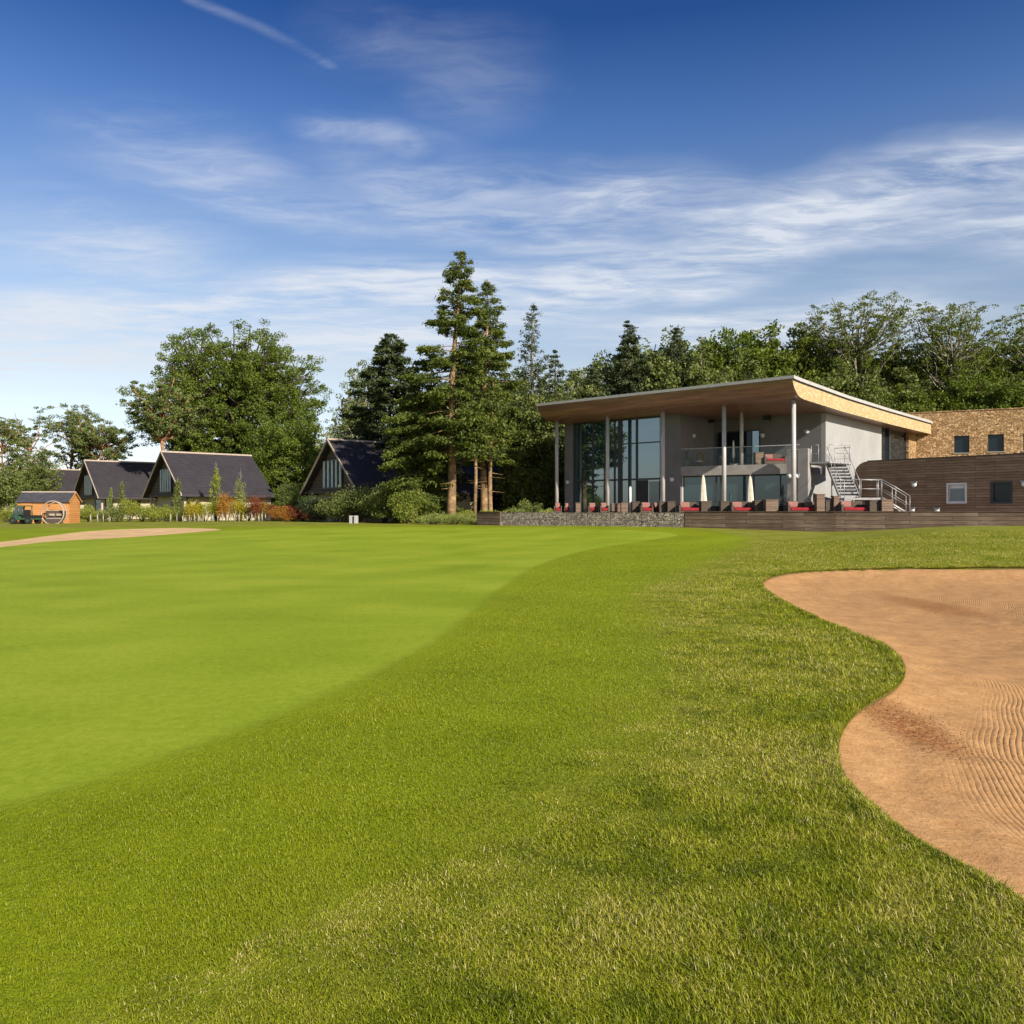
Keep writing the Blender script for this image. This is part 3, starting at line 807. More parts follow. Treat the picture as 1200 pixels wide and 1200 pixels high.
for q in range(26):
    c = np.array([R_.normal()*0.7, R_.normal()*0.7, R_.uniform(5.2, 8.6)]); m = 90
    V_.append(leaves(c + R_.normal(size=(m, 3))*np.array([0.45, 0.45, 0.18]), 0.32, 0.12, R_, None, 0.8)); T_.append(R_.uniform(0.3, 0.8)+R_.normal(0, 0.15, m))
crown_obj('crown', V_, T_, M_fir, mbp)
# dense leafy trees filling the side of the clubhouse
for px, Y, top, R0, base, mt, sd, lb in [
    (508, 76, 462, 2.6, 0.8, M_dfir, 45, 'dark evergreen filling the gap beside the tallest trunk'),
    (546, 97, 432, 4.2, 10.0, M_dfir, 46, 'dark evergreen crown behind the two tallest firs'),
    (630, 72, 452, 3.1, 0.6, M_shrub, 41, 'dense dark holly tree against the end wall of the clubhouse'),
    (616, 82, 470, 2.2, 0.6, M_fir, 42, 'bushy green tree behind the dark blue roof'),
    (590, 97, 440, 4.2, 9.0, M_fir, 43, 'leafy tree filling the gap behind the two firs'),
    (655, 86, 440, 3.4, 1.5, M_shrub, 44, 'dark leafy tree above the low end of the clubhouse roof')]:
    x, y = TX(px, Y), Y
    broadleaf('holly_tree' if sd == 41 else 'broadleaf_tree', lb, 'tree', x, y, TZ(top, x, y), R0, base, 60, 0.8, 170, 0.27, mt, M_bark, sd)

# firs seen over the clubhouse roof
for px, Y, top, R0, base, mt, sd, lb, kw in [
    (735, 92, 374, 5.4, 5, M_dfir, 51, 'wide pyramidal fir over the middle of the clubhouse roof', dict(whorls=44, dens=1.2, shape=0.85, needle=0.42, droop=0.12)),
    (793, 94, 382, 3.2, 6, M_dfir, 52, 'slim dark fir with a pointed top over the clubhouse roof', dict(whorls=40, dens=1.1, shape=0.6, needle=0.40, droop=0.15)),
    (822, 98, 391, 2.2, 9, M_pine, 53, 'thin half-bare fir next to the slim dark one', dict(whorls=26, gaps=0.4, dens=0.8, shape=0.5, needle=0.36, bark=M_barkg)),
    (694, 90, 425, 4.2, 3, M_dfir, 54, 'lower fir beside the wide pyramidal one', dict(whorls=34, dens=1.1, shape=0.7, needle=0.42)),
    (674, 96, 432, 3.6, 3, M_dfir, 55, 'blunt dark fir between the lower fir and the small-topped spruce', dict(whorls=34, dens=1.1, shape=0.5, needle=0.42))]:
    x, y = TX(px, Y), Y
    conifer('fir_tree', lb, 'fir tree', x, y, TZ(top, x, y), R0, base, mt, kw.pop('bark', M_bark), sd, **kw)
# dense wood behind: a few source trees, copied
src = {}
def wood(kind, px, Y, top, sc_w=1.0, lb=None, nm='woodland_tree', group='trees of the dense wood behind the clubhouse', rz=0.0):
    x, y = TX(px, Y), Y
    Ht = TZ(top, x, y)*(0.93+0.13*((int(px)*7919) % 97)/97)*(0.93 if px > 960 else 1.0)
    if kind not in src:
        p = dict(a=(11, 4.4, 0.8, 110, 0.85, 300, 0.24, M_wood, 61), b=(12, 4.2, 0.8, 110, 0.85, 300, 0.24, M_oak, 62), c=(11, 4.6, 0.6, 110, 0.85, 300, 0.23, M_shrub, 63))[kind]
        r = broadleaf(nm, lb, 'tree', x, y, p[0], p[1], p[2], p[3], p[4], p[5], p[6], p[7], None, p[8], group=group, wv=(0.8, 1.08))
        src[kind] = (r, p[0]); r.scale = (sc_w*Ht/p[0], sc_w*Ht/p[0], Ht/p[0]); r.rotation_euler[2] = rz
        return r
    r, h0 = src[kind]
    return dup(r, (x, y, float(H(x, y))-0.1), rz, (sc_w*Ht/h0, sc_w*Ht/h0, Ht/h0), lb, group)
L0 = 'leafy tree of the dense wood rising behind the clubhouse and stone wing'
k = 0
for px, Y, top, kd in [(765, 100, 418, 'c'), (712, 104, 440, 'c'), (800, 102, 425, 'b'), (838, 104, 408, 'a'), (868, 106, 400, 'b'), (902, 104, 398, 'a'), (938, 106, 402, 'c'), (972, 104, 408, 'b'), (1003, 106, 396, 'a'), (1034, 104, 402, 'c'),
        (1062, 106, 408, 'a'), (1094, 103, 400, 'b'), (1128, 105, 412, 'a'), (1160, 104, 400, 'c'), (1192, 106, 396, 'b'), (1225, 104, 404, 'a'), (1262, 105, 400, 'b'),
        (990, 96, 425, 'c'), (1050, 95, 430, 'a'), (1140, 95, 432, 'b'), (1196, 94, 425, 'a'), (920, 95, 428, 'b'), (852, 94, 432, 'c'),
        (640, 108, 470, 'b'), (600, 110, 480, 'a')]:
    wood(kd, px, Y, top, 1.0, L0, rz=k*1.7); k += 1
# taller open-crowned trees standing out of the wood
for px, Y, top, R0, base, nb, sd, lb in [
    (1003, 98, 342, 6.4, 17.5, 66, 71, 'tall open-crowned ash whose rounded top overtops the wood'),
    (1114, 96, 345, 5.2, 15.5, 54, 72, 'tall ash with bare forked limbs next to the rounded one'),
    (1212, 98, 346, 4.2, 14.5, 48, 73, 'tall leafy tree of the wood cut by the edge of the picture'),
    (950, 102, 376, 2.4, 14, 16, 74, 'spindly sapling sticking out over the wood beside the rounded ash')]:
    x, y = TX(px, Y), Y
    broadleaf('ash_tree', lb, 'tree', x, y, TZ(top, x, y), R0, base, nb, 0.7, 80, 0.23, M_wood, M_barkg, sd, 0.30, flat=0.45, open_=0.22, shell=0.9, wv=(0.78, 1.05))
# the fir that the tall glazing mirrors
x, y = -38, 56
conifer('fir_tree', 'fir standing off to the side and mirrored in the tall glazing', 'fir tree', x, y, 12, 3.0, 2.0, M_dfir, M_bark, 57, 24, 0.28, dens=0.8, needle=0.5)

# shrubs and young trees along the back of the course
S = shrub
for px, Y, w, h, mt, sd, nm, lb, kw in [
    (340, 80, 3.4, 4.3, M_shrub, 81, 'willow_bush', 'big grey-green bush beside the long slate roof', dict(n=5200, lumps=16, leaf=.15)),
    (366, 70, 3.0, 2.6, M_dfir, 82, 'yew_bush', 'dark bush under the window of the brown gable', dict(n=4200, lumps=10, leaf=.13)),
    (420, 66, 5.0, 3.3, M_shrub, 83, 'laurel_bush', 'large grey-green laurel behind the white tee box', dict(n=7000, lumps=18, leaf=.14)),
    (393, 68, 3.2, 2.3, M_shrub, 84, 'laurel_bush', 'low dark laurel next to the red-leaved shrubs', dict(n=4200, lumps=12, leaf=.14)),
    (450, 64, 4.0, 3.2, M_shrub, 85, 'laurel_bush', 'laurel bush beneath the near-black fir', dict(n=5200, lumps=14, leaf=.14)),
    (478, 61, 3.4, 2.9, M_mid, 86, 'laurel_bush', 'yellow-green bush beneath the drooping fir', dict(n=5200, lumps=14, leaf=.14)),
    (545, 60, 2.2, 1.2, M_lime, 87, 'box_hedge', 'clipped bright green hedge in front of the tallest trunk', dict(n=3000, lumps=10, leaf=.09)),
    (575, 60, 2.6, 1.25, M_lime, 88, 'box_hedge', 'clipped bright green hedge below the dark blue roof', dict(n=3400, lumps=12, leaf=.09)),
    (598, 61, 2.0, 1.2, M_lime, 89, 'box_hedge', 'end of the bright green hedge nearest the clubhouse', dict(n=2800, lumps=10, leaf=.09)),
    (507, 58, 2.6, 1.0, M_pale, 90, 'heather_bush', 'pale low heather mound under the drooping fir', dict(n=3000, lumps=12, leaf=.08)),
    (532, 57, 2.6, 1.05, M_pale, 91, 'heather_bush', 'pale low heather mound before the tallest trunk', dict(n=3000, lumps=12, leaf=.08)),
    (556, 57, 2.0, .8, M_pale, 92, 'heather_bush', 'small heather mound touching the end of the stone-filled wall', dict(n=2400, lumps=10, leaf=.08)),
    (622, 62, 2.2, 2.2, M_shrub, 93, 'elder_bush', 'sprawling bush beside the clubhouse end wall', dict(n=2800, lumps=10, leaf=.14)),
    (641, 60, 1.6, 1.3, M_pale, 94, 'tall_grass', 'straw-tinted ornamental grass at the end of the terrace', dict(n=1800, lumps=8, leaf=.2)),
    (606, 60, 1.6, 1.6, M_shrub, 95, 'elder_bush', 'small dark bush between hedge and clubhouse', dict(n=1800, lumps=8, leaf=.14))]:
    S(nm, lb, TX(px, Y), Y, w, h, mt, sd, **kw)
# thin young trees
for px, Y, w, top, mt, sd, lb in [(253, 79, 1.7, 537, M_lime, 101, 'slim young birch before the middle of the long slate roof'),
        (282, 79, 2.2, 546, M_pale, 102, 'wispy pale young birch with white twigs beside the slim one'),
        (208, 78, 1.3, 556, M_shrub, 103, 'sparse sapling in front of the gable with white slats'),
        (143, 80, 1.2, 562, M_shrub, 104, 'dark sapling below the roof with the tree shadow'),
        (130, 82, 1.1, 569, M_pale, 105, 'pale twiggy sapling before the second house')]:
    x, y = TX(px, Y), Y; h = TZ(top, x, y)
    r = S('young_tree', lb, x, y, w, h, mt, sd, n=1500, lumps=18, leaf=.15, cat='young tree', tall=True)
    b = MB(); b.tube([(0,0,0),(0.05,0,h*0.5),(0,0,h*0.97)], [0.05,0.035,0.01], 6)
    for q in range(14):
        a_ = q*2.4; hh = h*(0.25+0.05*q); L = w*0.5*(1.1-hh/h)
        b.tube([(0.03,0,hh),(math.cos(a_)*L,math.sin(a_)*L,hh+L*0.9)],[0.015,0.006],4,False)
    b.obj('trunk', M_barkg, r)
# the coloured shrub border
row = [(8,'lime',1.5,'behind the green buggy'),(104,'lime',1.4,'beside the orange shed'),(122,'pale',1.3,'second from the orange shed'),(138,'shrub',1.6,'under the dark sapling'),(152,'lime',2.0,'tallest green one by the pale wall'),
 (166,'pale',1.5,'below the foot of the white-slatted gable'),(180,'lime',1.6,'below the gable with white slats'),(196,'lime',1.5,'beside the sparse sapling'),(212,'pale',1.6,'under the sparse sapling'),(226,'yel',1.9,'at the foot of the long slate roof'),
 (240,'lime',2.0,'beside the slim young birch'),(254,'yel',2.0,'at the foot of the slim young birch'),(266,'ora',2.4,'flame orange between the two birches'),(278,'yel',2.0,'golden one below the wispy birch'),(291,'yel',1.7,'golden one past the wispy birch'),
 (300,'red',2.3,'dull red at the end of the long roof'),(308,'yel',1.7,'last golden one before the reds'),(320,'red',1.6,'first of the low reds'),(332,'ora',1.4,'russet under the big grey-green bush'),(343,'red',1.4,'between russet shrub and dark bush'),
 (356,'red',1.0,'low and isolated by the dark bush'),(366,'red',1.35,'under the window of the brown gable'),(378,'red',1.1,'nearest the laurel')]
mm = dict(lime=M_lime, pale=M_pale, shrub=M_shrub, yel=M_yel, ora=M_ora, red=M_red)
cn = dict(lime='yellow-green', pale='pale green', shrub='dark green', yel='yellow', ora='orange', red='red-leaved')
for i, (px, k_, h, tx) in enumerate(row):
    Y = 77.0 + (i % 3)*0.7 - max(0, px-300)*0.05
    S('border_shrub', f'{cn[k_]} border shrub, {tx}', TX(px, Y), Y, 2.3, h*1.2, mm[k_], 120+i, n=2600, lumps=12, leaf=.11, group='shrubs of the coloured border')
# bare pale stems / guards under the shrubs
g0 = None
M_white = plain('white_tube', (0.36, 0.34, 0.27), 0.6, 0.3, 0, 0.15, 5)
pxs = [106,114,121,129,200,207,214,222,228,233,238,243,249,255,261,266,270,275,280,285,290,295,299,303,307,311,316]
for i, px in enumerate(pxs):
    Y = 76.2 + 0.35*math.sin(i*2.1); x = TX(px, Y); z = float(H(x, Y))
    if g0 is None:
        g0 = thing('tree_guard', 'upright white tree guard tube under the border shrubs', 'tree guard', (x, Y, z), 0, 'white tree guards in the shrub border')
        b = MB(); b.tube([(0,0,0),(0,0,.62)], .038, 10); b.obj('tube', M_white, g0)
        b = MB(); b.box(.05,.09,-.02,.02,0,.85); b.obj('stake', M_barkg, g0)
    else:
        dup(g0, (x, Y, z), i*1.1, (1, 1, 0.8+0.35*((i*37) % 10)/10))
# ------------------------------------------------------------------ building materials
M_render = plain('grey_render', (0.165, 0.158, 0.155), 0.85, 0.2, 0, 0.08, 0.8, 0.004, 60)
M_rwhite = plain('pale_render', (0.285, 0.285, 0.270), 0.85, 0.2, 0, 0.07, 0.7, 0.004, 60)
M_conc = plain('concrete', (0.26, 0.245, 0.22), 0.85, 0.2, 0, 0.12, 1.5, 0.006, 30)
M_steel = plain('painted_steel', (0.38, 0.37, 0.345), 0.45, 0.5, 0.0, 0.06, 3)
M_galv = plain('galvanised_steel', (0.36, 0.355, 0.345), 0.4, 0.5, 0.35, 0.12, 6)
M_edge = plain('roof_trim', (0.40, 0.385, 0.355), 0.5, 0.4, 0.1, 0.08, 2)
M_dark = plain('dark_gap', (0.03, 0.028, 0.025), 0.8, 0.2, 0, 0.2, 3)
M_frame = plain('window_frame', (0.035, 0.04, 0.042), 0.4, 0.4, 0, 0.1, 3)
M_wframe = plain('white_frame', (0.65, 0.64, 0.6), 0.5, 0.4, 0, 0.08, 3)
M_inner = plain('interior_wall', (0.16, 0.15, 0.14), 0.9, 0.1, 0, 0.1, 1)
M_glass = glassmat('tinted_glass', (0.12, 0.26, 0.28), 0.24, 0.008, 0.6)
M_glass2 = glassmat('teal_glass', (0.10, 0.27, 0.30), 0.08, 0.012, 0.55)
M_gdark = glassmat('dark_glass', (0.05, 0.07, 0.09), 0.0, 0.01, 0.8, 0.8)
M_gblue = glassmat('blind_glass', (0.30, 0.33, 0.40), 0.08, 0.02, 0.8)
M_gclear = glassmat('clear_glass', (0.93, 0.96, 0.95), 0.0, 0.01, 0.0, 0.35)
M_teal = plain('teal_light', (0.10, 0.42, 0.37), 0.5, 0.3, 0, 0.1, 2)
def soffit_mat():
    m, t = newmat('soffit')
    co = t.coord(); sp = t.n('ShaderNodeSeparateXYZ'); t.l(co, sp.inputs[0])
    st = t.noise(t.mapping(co, (0.35, 5, 5)), 1.2, 4, 0.6)
    seam = t.m('FRACT', t.m('MULTIPLY', sp.outputs[0], 1/1.22))
    sl = t.sstep(t.m('ABSOLUTE', t.m('SUBTRACT', seam, 0.5)), 0.488, 0.497)
    col = t.ramp(st, [(0.3, (0.16, 0.082, 0.052)), (0.55, (0.24, 0.130, 0.082)), (0.75, (0.40, 0.215, 0.125))])
    col = t.mix(t.m('MULTIPLY', sl, 0.5), col, (0.1, 0.06, 0.04, 1))
    finish(t, col, 0.32, 0.5, 0.15)
    return m
M_soffit = soffit_mat()
M_fascia = stonework('gold_shingle', [(0.27,0.20,0.10),(0.41,0.325,0.185),(0.34,0.26,0.135),(0.48,0.395,0.24),(0.38,0.29,0.15)], 5.0, (0.42,0.29,0.10), bumpd=0.01, squash=1.5)
M_stone = stonework('rubble_stone', [(0.10,0.055,0.024),(0.43,0.275,0.125),(0.24,0.14,0.062),(0.57,0.39,0.20),(0.33,0.20,0.092),(0.65,0.48,0.28)], 4.4, (0.07,0.035,0.015), bumpd=0.05)
M_gabion = stonework('gabion_stone', [(0.11,0.085,0.065),(0.44,0.37,0.29),(0.22,0.175,0.135),(0.56,0.48,0.38),(0.29,0.24,0.185)], 7.0, (0.025,0.022,0.02), bumpd=0.05, squash=1.2)
M_timber = planks('weathered_boards', [(0.095,0.052,0.029),(0.18,0.106,0.060),(0.26,0.168,0.100),(0.37,0.265,0.17)], 0.15, 2.7)
M_timber2 = planks('sleeper_boards', [(0.038,0.024,0.016),(0.075,0.049,0.032),(0.115,0.079,0.053),(0.21,0.16,0.115)], 0.2, 2.9, gap=0.014)
M_deck = plain('deck', (0.30, 0.24, 0.18), 0.85, 0.2, 0, 0.15, 2)
M_slate = planks('slate', [(0.026,0.022,0.025),(0.040,0.035,0.038),(0.055,0.048,0.051)], 0.3, 0.3, 0.6, 0.012, streak=0.8)
M_clad = planks('dark_boards', [(0.06,0.042,0.032),(0.095,0.068,0.052),(0.13,0.095,0.072)], 0.3, 3.0, gap=0.02)
M_barge = plain('barge_board', (0.36, 0.29, 0.22), 0.7, 0.2, 0, 0.15, 3)
M_buff = stonework('buff_stone', [(0.42,0.36,0.24),(0.56,0.49,0.34),(0.48,0.42,0.29)], 4.0, (0.3,0.26,0.18), bumpd=0.02)
M_slat = plain('pale_slat', (0.50, 0.54, 0.52), 0.6, 0.3, 0, 0.1, 3)
M_shed = planks('orange_boards', [(0.38,0.165,0.050),(0.48,0.225,0.075),(0.57,0.29,0.11)], 0.16, 4.0, 0.6, 0.01, streak=0.7)
M_felt = plain('roof_felt', (0.055, 0.055, 0.062), 0.8, 0.2, 0, 0.2, 3)
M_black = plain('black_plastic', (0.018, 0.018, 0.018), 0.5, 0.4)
M_rattan = planks('rattan', [(0.05,0.035,0.026),(0.10,0.075,0.055),(0.15,0.115,0.085)], 0.03, 0.06, 0.7, 0.005)
M_boxbr = planks('planter_boards', [(0.085,0.055,0.036),(0.15,0.10,0.068),(0.21,0.15,0.105)], 0.12, 1.2, 0.7, 0.008)
M_red = plain('red_fabric', (0.27, 0.022, 0.028), 0.9, 0.1, 0, 0.12, 6)
M_pink = plain('faded_pink_fabric', (0.29, 0.145, 0.12), 0.9, 0.1, 0, 0.12, 6)
M_cream = plain('cream_canvas', (0.72, 0.66, 0.55), 0.9, 0.1, 0, 0.08, 3)
M_green = plain('green_paint', (0.035, 0.085, 0.045), 0.4, 0.5, 0, 0.15, 3)
M_wick = planks('wicker', [(0.35,0.22,0.09),(0.5,0.33,0.15),(0.6,0.42,0.2)], 0.03, 0.05, 0.7, 0.006)

# ------------------------------------------------------------------ the clubhouse (local x to the right along the front, y into the depth)
CX, CY, CA = 16.4, 50.0, RAD(-42)
club = thing('clubhouse', 'modern two-storey clubhouse with a flying curved roof, tall glazing and a balcony', 'building', (CX, CY, 0), CA)
ca, sa_ = math.cos(CA), math.sin(CA)
def cw(x, y): return (CX+ca*x-sa_*y, CY+sa_*x+ca*y)
def cx_at(px, yl):
    """local x of the point on local line y=yl that the view ray through px meets"""
    k = (px-600)/F
    ax, ay = cw(0, yl)
    return -(ax-k*ay)/(ca-k*sa_)
def cy_at(px, xl):
    k = (px-600)/F
    ax, ay = cw(xl, 0)
    return -(ax-k*ay)/(-sa_-k*ca)
def cz_at(py, x, y): return EYE + (600-py)/F*cw(x, y)[1]
ztop = lambda y: np.interp(y, [0, 1, 4, 8.2, 16, 27.5], [9.5, 9.44, 9.33, 9.17, 9.03, 8.92])
zbot = lambda y: np.interp(y, [0, .08, .25, .5, .8, 1.15, 1.6, 3, 8, 17, 27.5], [9.36, 9.14, 8.88, 8.66, 8.50, 8.40, 8.35, 8.30, 8.14, 8.02, 7.96])
ys_b = [0, .08, .25, .5, .8, 1.15, 1.6, 3, 5, 8, 12, 17, 22, 27.5]; ys_t = [27.5, 22, 16, 12, 8.2, 4, 1, 0]
prof = [(y, float(zbot(y))) for y in ys_b] + [(y, float(ztop(y))) for y in ys_t]
b = MB(); b.prismx([(y, z) for y, z in prof[::-1]], -19.5, 0.0, True); roof = b.obj('roof', M_soffit, club)
b = MB(); b.prismx([(y, z) for y, z in prof[::-1]], 0.002, 0.05); b.obj('fascia', M_fascia, roof)
b = MB()
tp = [0, 1, 4, 8.2, 12, 16, 22, 27.5]
b.prismx([(y, float(ztop(y))+0.10) for y in tp][::-1] + [(y, float(ztop(y))-0.10) for y in tp], 0.06, 0.16)
b.prismx([(y, float(ztop(y))+0.10) for y in tp][::-1] + [(y, float(ztop(y))+0.004) for y in tp], -19.56, 0.06)
b.box(-19.56, 0.16, -0.07, -0.005, 9.42, 9.60); b.obj('roof_edge', M_edge, roof)
b = MB(); b.prismx([(y, float(ztop(y))-0.10) for y in tp][::-1] + [(y, float(ztop(y))-0.17) for y in tp], 0.052, 0.09); b.obj('drip_gap', M_dark, roof)
b = MB(); b.tube([(0.12, 27.0, 8.0), (0.12, 27.0, 4.6)], 0.06, 8); b.obj('downpipe', M_steel, club)

for px in (930, 848.5, 777, 712, 652.5):
    x = cx_at(px, 1.5)
    b = MB(); b.tube([(x, 1.5, 1.40), (x, 1.5, 8.40)], 0.135, 16); b.tube([(x,1.5,1.4),(x,1.5,1.43)], 0.25, 16); b.obj('column', M_steel, club)
x = cx_at(869, 3.9); b = MB(); b.tube([(x, 3.9, 4.72), (x, 3.9, 8.30)], 0.12, 16); b.obj('column', M_steel, club)

XG0, XG1 = -18.43, -10.65; YG = 2.8
def wallb(x0, x1, y0, y1, z0, z1, mat=M_render, name='wall', bev=0.0):
    b = MB(); b.box(x0, x1, y0, y1, z0, z1); return b.obj(name, mat, club, bev)
wallb(-19.2, XG0, YG, YG+0.3, 0.9, 8.31)                      # left pier
wallb(XG1, -9.15, YG-0.02, 7.5, 0.9, 8.30)                    # front block between glazing and balcony
wallb(-9.145, -1.3, 7.5, 7.8, 4.05, 8.16)                     # balcony back wall
# side wall with the ribbon window at its far end
wallb(-1.3, -1.0, 7.5, 18.1, 4.05, 8.14, M_rwhite)
wallb(-1.3, -1.0, 4.9, 18.1, 0.9, 4.045, M_rwhite)
wallb(-1.3, -1.0, 18.1, 24.4, 0.9, 4.9, M_conc)
wallb(-1.3, -1.0, 24.4, 27.3, 0.9, 8.0, M_stone)
wallb(-19.2, -18.9, 3.1, 26.0, 0.9, 8.1); wallb(-18.9, -1.3, 25.7, 26.0, 0.9, 8.0)
wallb(-18.9, -9.15, 12.0, 12.2, 0.9, 8.1, M_inner, 'partition_wall'); wallb(-9.1, -1.3, 9.8, 10.0, 0.9, 4.0, M_inner, 'partition_wall'); wallb(-9.1,-1.3, 12, 12.2, 4.7, 8.1, M_inner, 'partition_wall')
wallb(-18.9, -1.31, 3.2, 25.6, 1.2, 1.41, M_deck, 'floor_slab')
wallb(-18.9, -10.7, 6.6, 12.0, 4.3, 4.6, M_inner, 'gallery_floor')
wallb(-9.1, -1.31, 7.52, 12.0, 4.3, 4.68, M_inner, 'upper_floor')
# ribbon window on the side
w = MB(); w.box(-1.24, -1.19, 18.1, 24.4, 4.9, 8.03); w = w.obj('window', M_gdark, club)
b = MB(); b.box(-1.2, -0.98, 18.1, 24.4, 4.86, 4.95); b.box(-1.2, -1.05, 18.1, 18.2, 4.95, 8.02)
b.box(-1.2, -1.02, 19.9, 20.15, 4.95, 8.02); b.obj('frame', M_frame, w)
# balcony slab and balustrade
P0, P1 = (-9.145, 2.86), (-1.5, 4.5)
b = MB(); b.prism([P0, P1, (-1.3, 4.5), (-1.3, 7.49), (-9.145, 7.49)], 4.06, 4.70); slab = b.obj('balcony', M_conc, club)
dx, dy = P1[0]-P0[0], P1[1]-P0[1]; LL = math.hypot(dx, dy); ux, uy = dx/LL, dy/LL
def strip(b, s0, s1, o0, o1, z0, z1, P=P0):
    q = [(P[0]+ux*s+uy*o, P[1]+uy*s-ux*o) for s, o in ((s0, o0), (s1, o0), (s1, o1), (s0, o1))]
    q = q[::-1]
    b.prism(q, z0, z1); return b
bal = MB()
for k in range(5):
    a0, a1 = LL*k/5+0.02, LL*(k+1)/5-0.02; strip(bal, a0, a1, -0.10, -0.085, 4.72, 5.88)
bal = bal.obj('balustrade', M_gclear, slab)
b = MB(); strip(b, 0, LL, -0.115, -0.07, 5.882, 5.92); b.obj('rail', M_steel, bal)
# ground floor glazing under the balcony
gm = MB(); strip(gm, 0.05, LL, -0.40, -0.385, 1.42, 4.05); g = gm.obj('window', M_glass2, club)
b = MB()
for s in (0.08, 0.30*LL, 0.34*LL, 0.62*LL, 0.84*LL, LL-0.06):
    strip(b, s-0.035, s+0.035, -0.41, -0.31, 1.42, 4.05)
strip(b, 0.115, LL-0.095, -0.40, -0.33, 1.42, 1.50); strip(b, 0.115, LL-0.095, -0.405, -0.34, 3.97, 4.045); strip(b, 0.115, LL-0.095, -0.384, -0.365, 2.28, 2.31); b.obj('frame', M_frame, g)
b = MB(); strip(b, 0.0, 0.07, -0.30, -0.22, 1.42, 4.05); b.obj('corner_post', M_wframe, g)
b = MB(); strip(b, 0.86*LL, 0.97*LL, -0.60, -0.55, 1.42, 3.95); strip(b, 0.25*LL, 0.285*LL, -0.60, -0.55, 1.42, 3.2); b.obj('light_strip', M_teal, g)  # teal strips stand in for light coming through the glass
# tall glazing
gz0, gz1 = 1.42, 8.30
def gx(px): return cx_at(px, YG)
gl = MB(); gl.box(XG0, XG1, YG+0.10, YG+0.12, gz0, gz1); win = gl.obj('window', M_glass, club)
b = MB()
for px, hw in ((674, .10), (694, .05), (719.5, .04), (726, .16), (745.5, .06), (774.0, .07)):
    x = max(XG0+hw, min(XG1-hw, gx(px))); b.box(x-hw, x+hw, YG+0.02, YG+0.16, gz0, gz1)
zt = cz_at(561.5, gx(750), YG); zu = cz_at(519, gx(750), YG)
xs = [gx(674)+.10, gx(694), gx(726), gx(745.5), gx(774)]
b.box(XG0+.2, XG1-.14, YG+0.04, YG+0.15, zt-.06, zt+.06)
b.box(gx(726)+.17, XG1-.14, YG+0.04, YG+0.15, zu-.04, zu+.04)
b.box(XG0, XG1, YG+0.0, YG+0.17, gz1-0.12, gz1+0.01)
b.obj('frame', M_frame, win)
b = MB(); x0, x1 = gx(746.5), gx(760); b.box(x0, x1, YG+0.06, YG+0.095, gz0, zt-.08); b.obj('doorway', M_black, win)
x0, x1 = gx(760.5), gx(773)
b = MB(); b.box(x0+.06, x1, YG-0.06, YG-0.03, gz0+.05, zt-.15); dr = b.obj('door', M_glass2, club)
b = MB(); b.box(x0, x0+.06, YG-0.08, YG-0.01, gz0, zt-.1); b.box(x0+.06, x1, YG-0.08, YG-0.01, zt-.18, zt-.1); b.obj('frame', M_wframe, dr)
# corner mullions beside the column
b = MB(); b.box(XG1-0.02, XG1+.12, YG-0.1, YG-.025, gz0, 8.3); b.obj('corner_post', M_galv, win)
# balcony door
xa, xb, xc = cx_at(842, 7.5), cx_at(881, 7.5), cx_at(890, 7.5)
b = MB(); b.box(xa, xb, 7.44, 7.49, 4.71, 7.25); d = b.obj('door', M_gdark, club)
b = MB(); b.box(xa-.08, xa, 7.40, 7.495, 4.71, 7.33); b.box(xa, xc, 7.40, 7.495, 7.255, 7.33); b.box(xb, xb+.06, 7.40, 7.495, 4.71, 7.25); b.box(xc, xc+.06, 7.40, 7.495, 4.71, 7.33); b.obj('frame', M_frame, d)
b = MB(); b.box(xb+.065, xc-.005, 7.445, 7.49, 4.71, 7.25); b.obj('side_pane', M_glass, d)
# free-standing pier under the balcony end
b = MB(); b.box(-1.88, -1.22, 3.5, 3.95, 1.4, 5.55); b.box(-1.18, -0.5, 3.5, 3.95, 1.4, 5.55); b.obj('pier', M_conc, club, 0.02)
# bulkhead lamps
def lamp_on(xl, yl, zl, nrm):
    """round wall lamp; nrm in local xy"""
    s = thing_p = None
    b = MB(); n = Vector((nrm[0], nrm[1], 0)); p = Vector((xl, yl, zl))
    b.tube([p+n*0.003, p+n*0.07], 0.17, 18); o = b.obj('wall_lamp', M_galv, club)
    e = MB(); c = p+n*0.075
    e.ell((0,0,0), (0.13, 0.13, 0.13), 14, 8); e.v = [tuple(Vector(v)+c) for v in e.v]; e.obj('lamp_shade', M_wframe, o)
    h = MB(); h.box(-0.19, 0.19, -0.11, 0.0, 0.0, 0.09) if abs(n.y) > .5 else h.box(0.0, 0.11, -0.19, 0.19, 0.0, 0.09)
    h.v = [tuple(Vector(v)+Vector((xl, yl, zl+0.05))+n*(0.008 if True else 0)) for v in h.v]; h.obj('hood', M_galv, o)
def lamp_px(px, py, yl):
    x = cx_at(px, yl); lamp_on(x, yl-0.005, cz_at(py, x, yl), (0, -1))
lamp_px(788, 562, YG-0.02); lamp_px(665.5, 565, YG); lamp_px(894, 510.5, 7.5); lamp_px(946, 506, 7.5); lamp_px(934, 558, 3.5); lamp_px(926, 558, 3.5)
y = cy_at(812, -9.15); lamp_on(-9.145, y, cz_at(511, -9.15, y), (1, 0))
for px, py in ((833, 491), (899, 488)):
    x = cx_at(px, 6.8); z = cz_at(py, x, 6.8); b = MB(); b.box(x-.22, x+.22, 6.6, 6.95, z-.25, z+.2); b.tube([(x, 6.78, z+.2), (x, 6.78, 8.2)], .03, 6); b.obj('loudspeaker', M_black, club, 0.02)

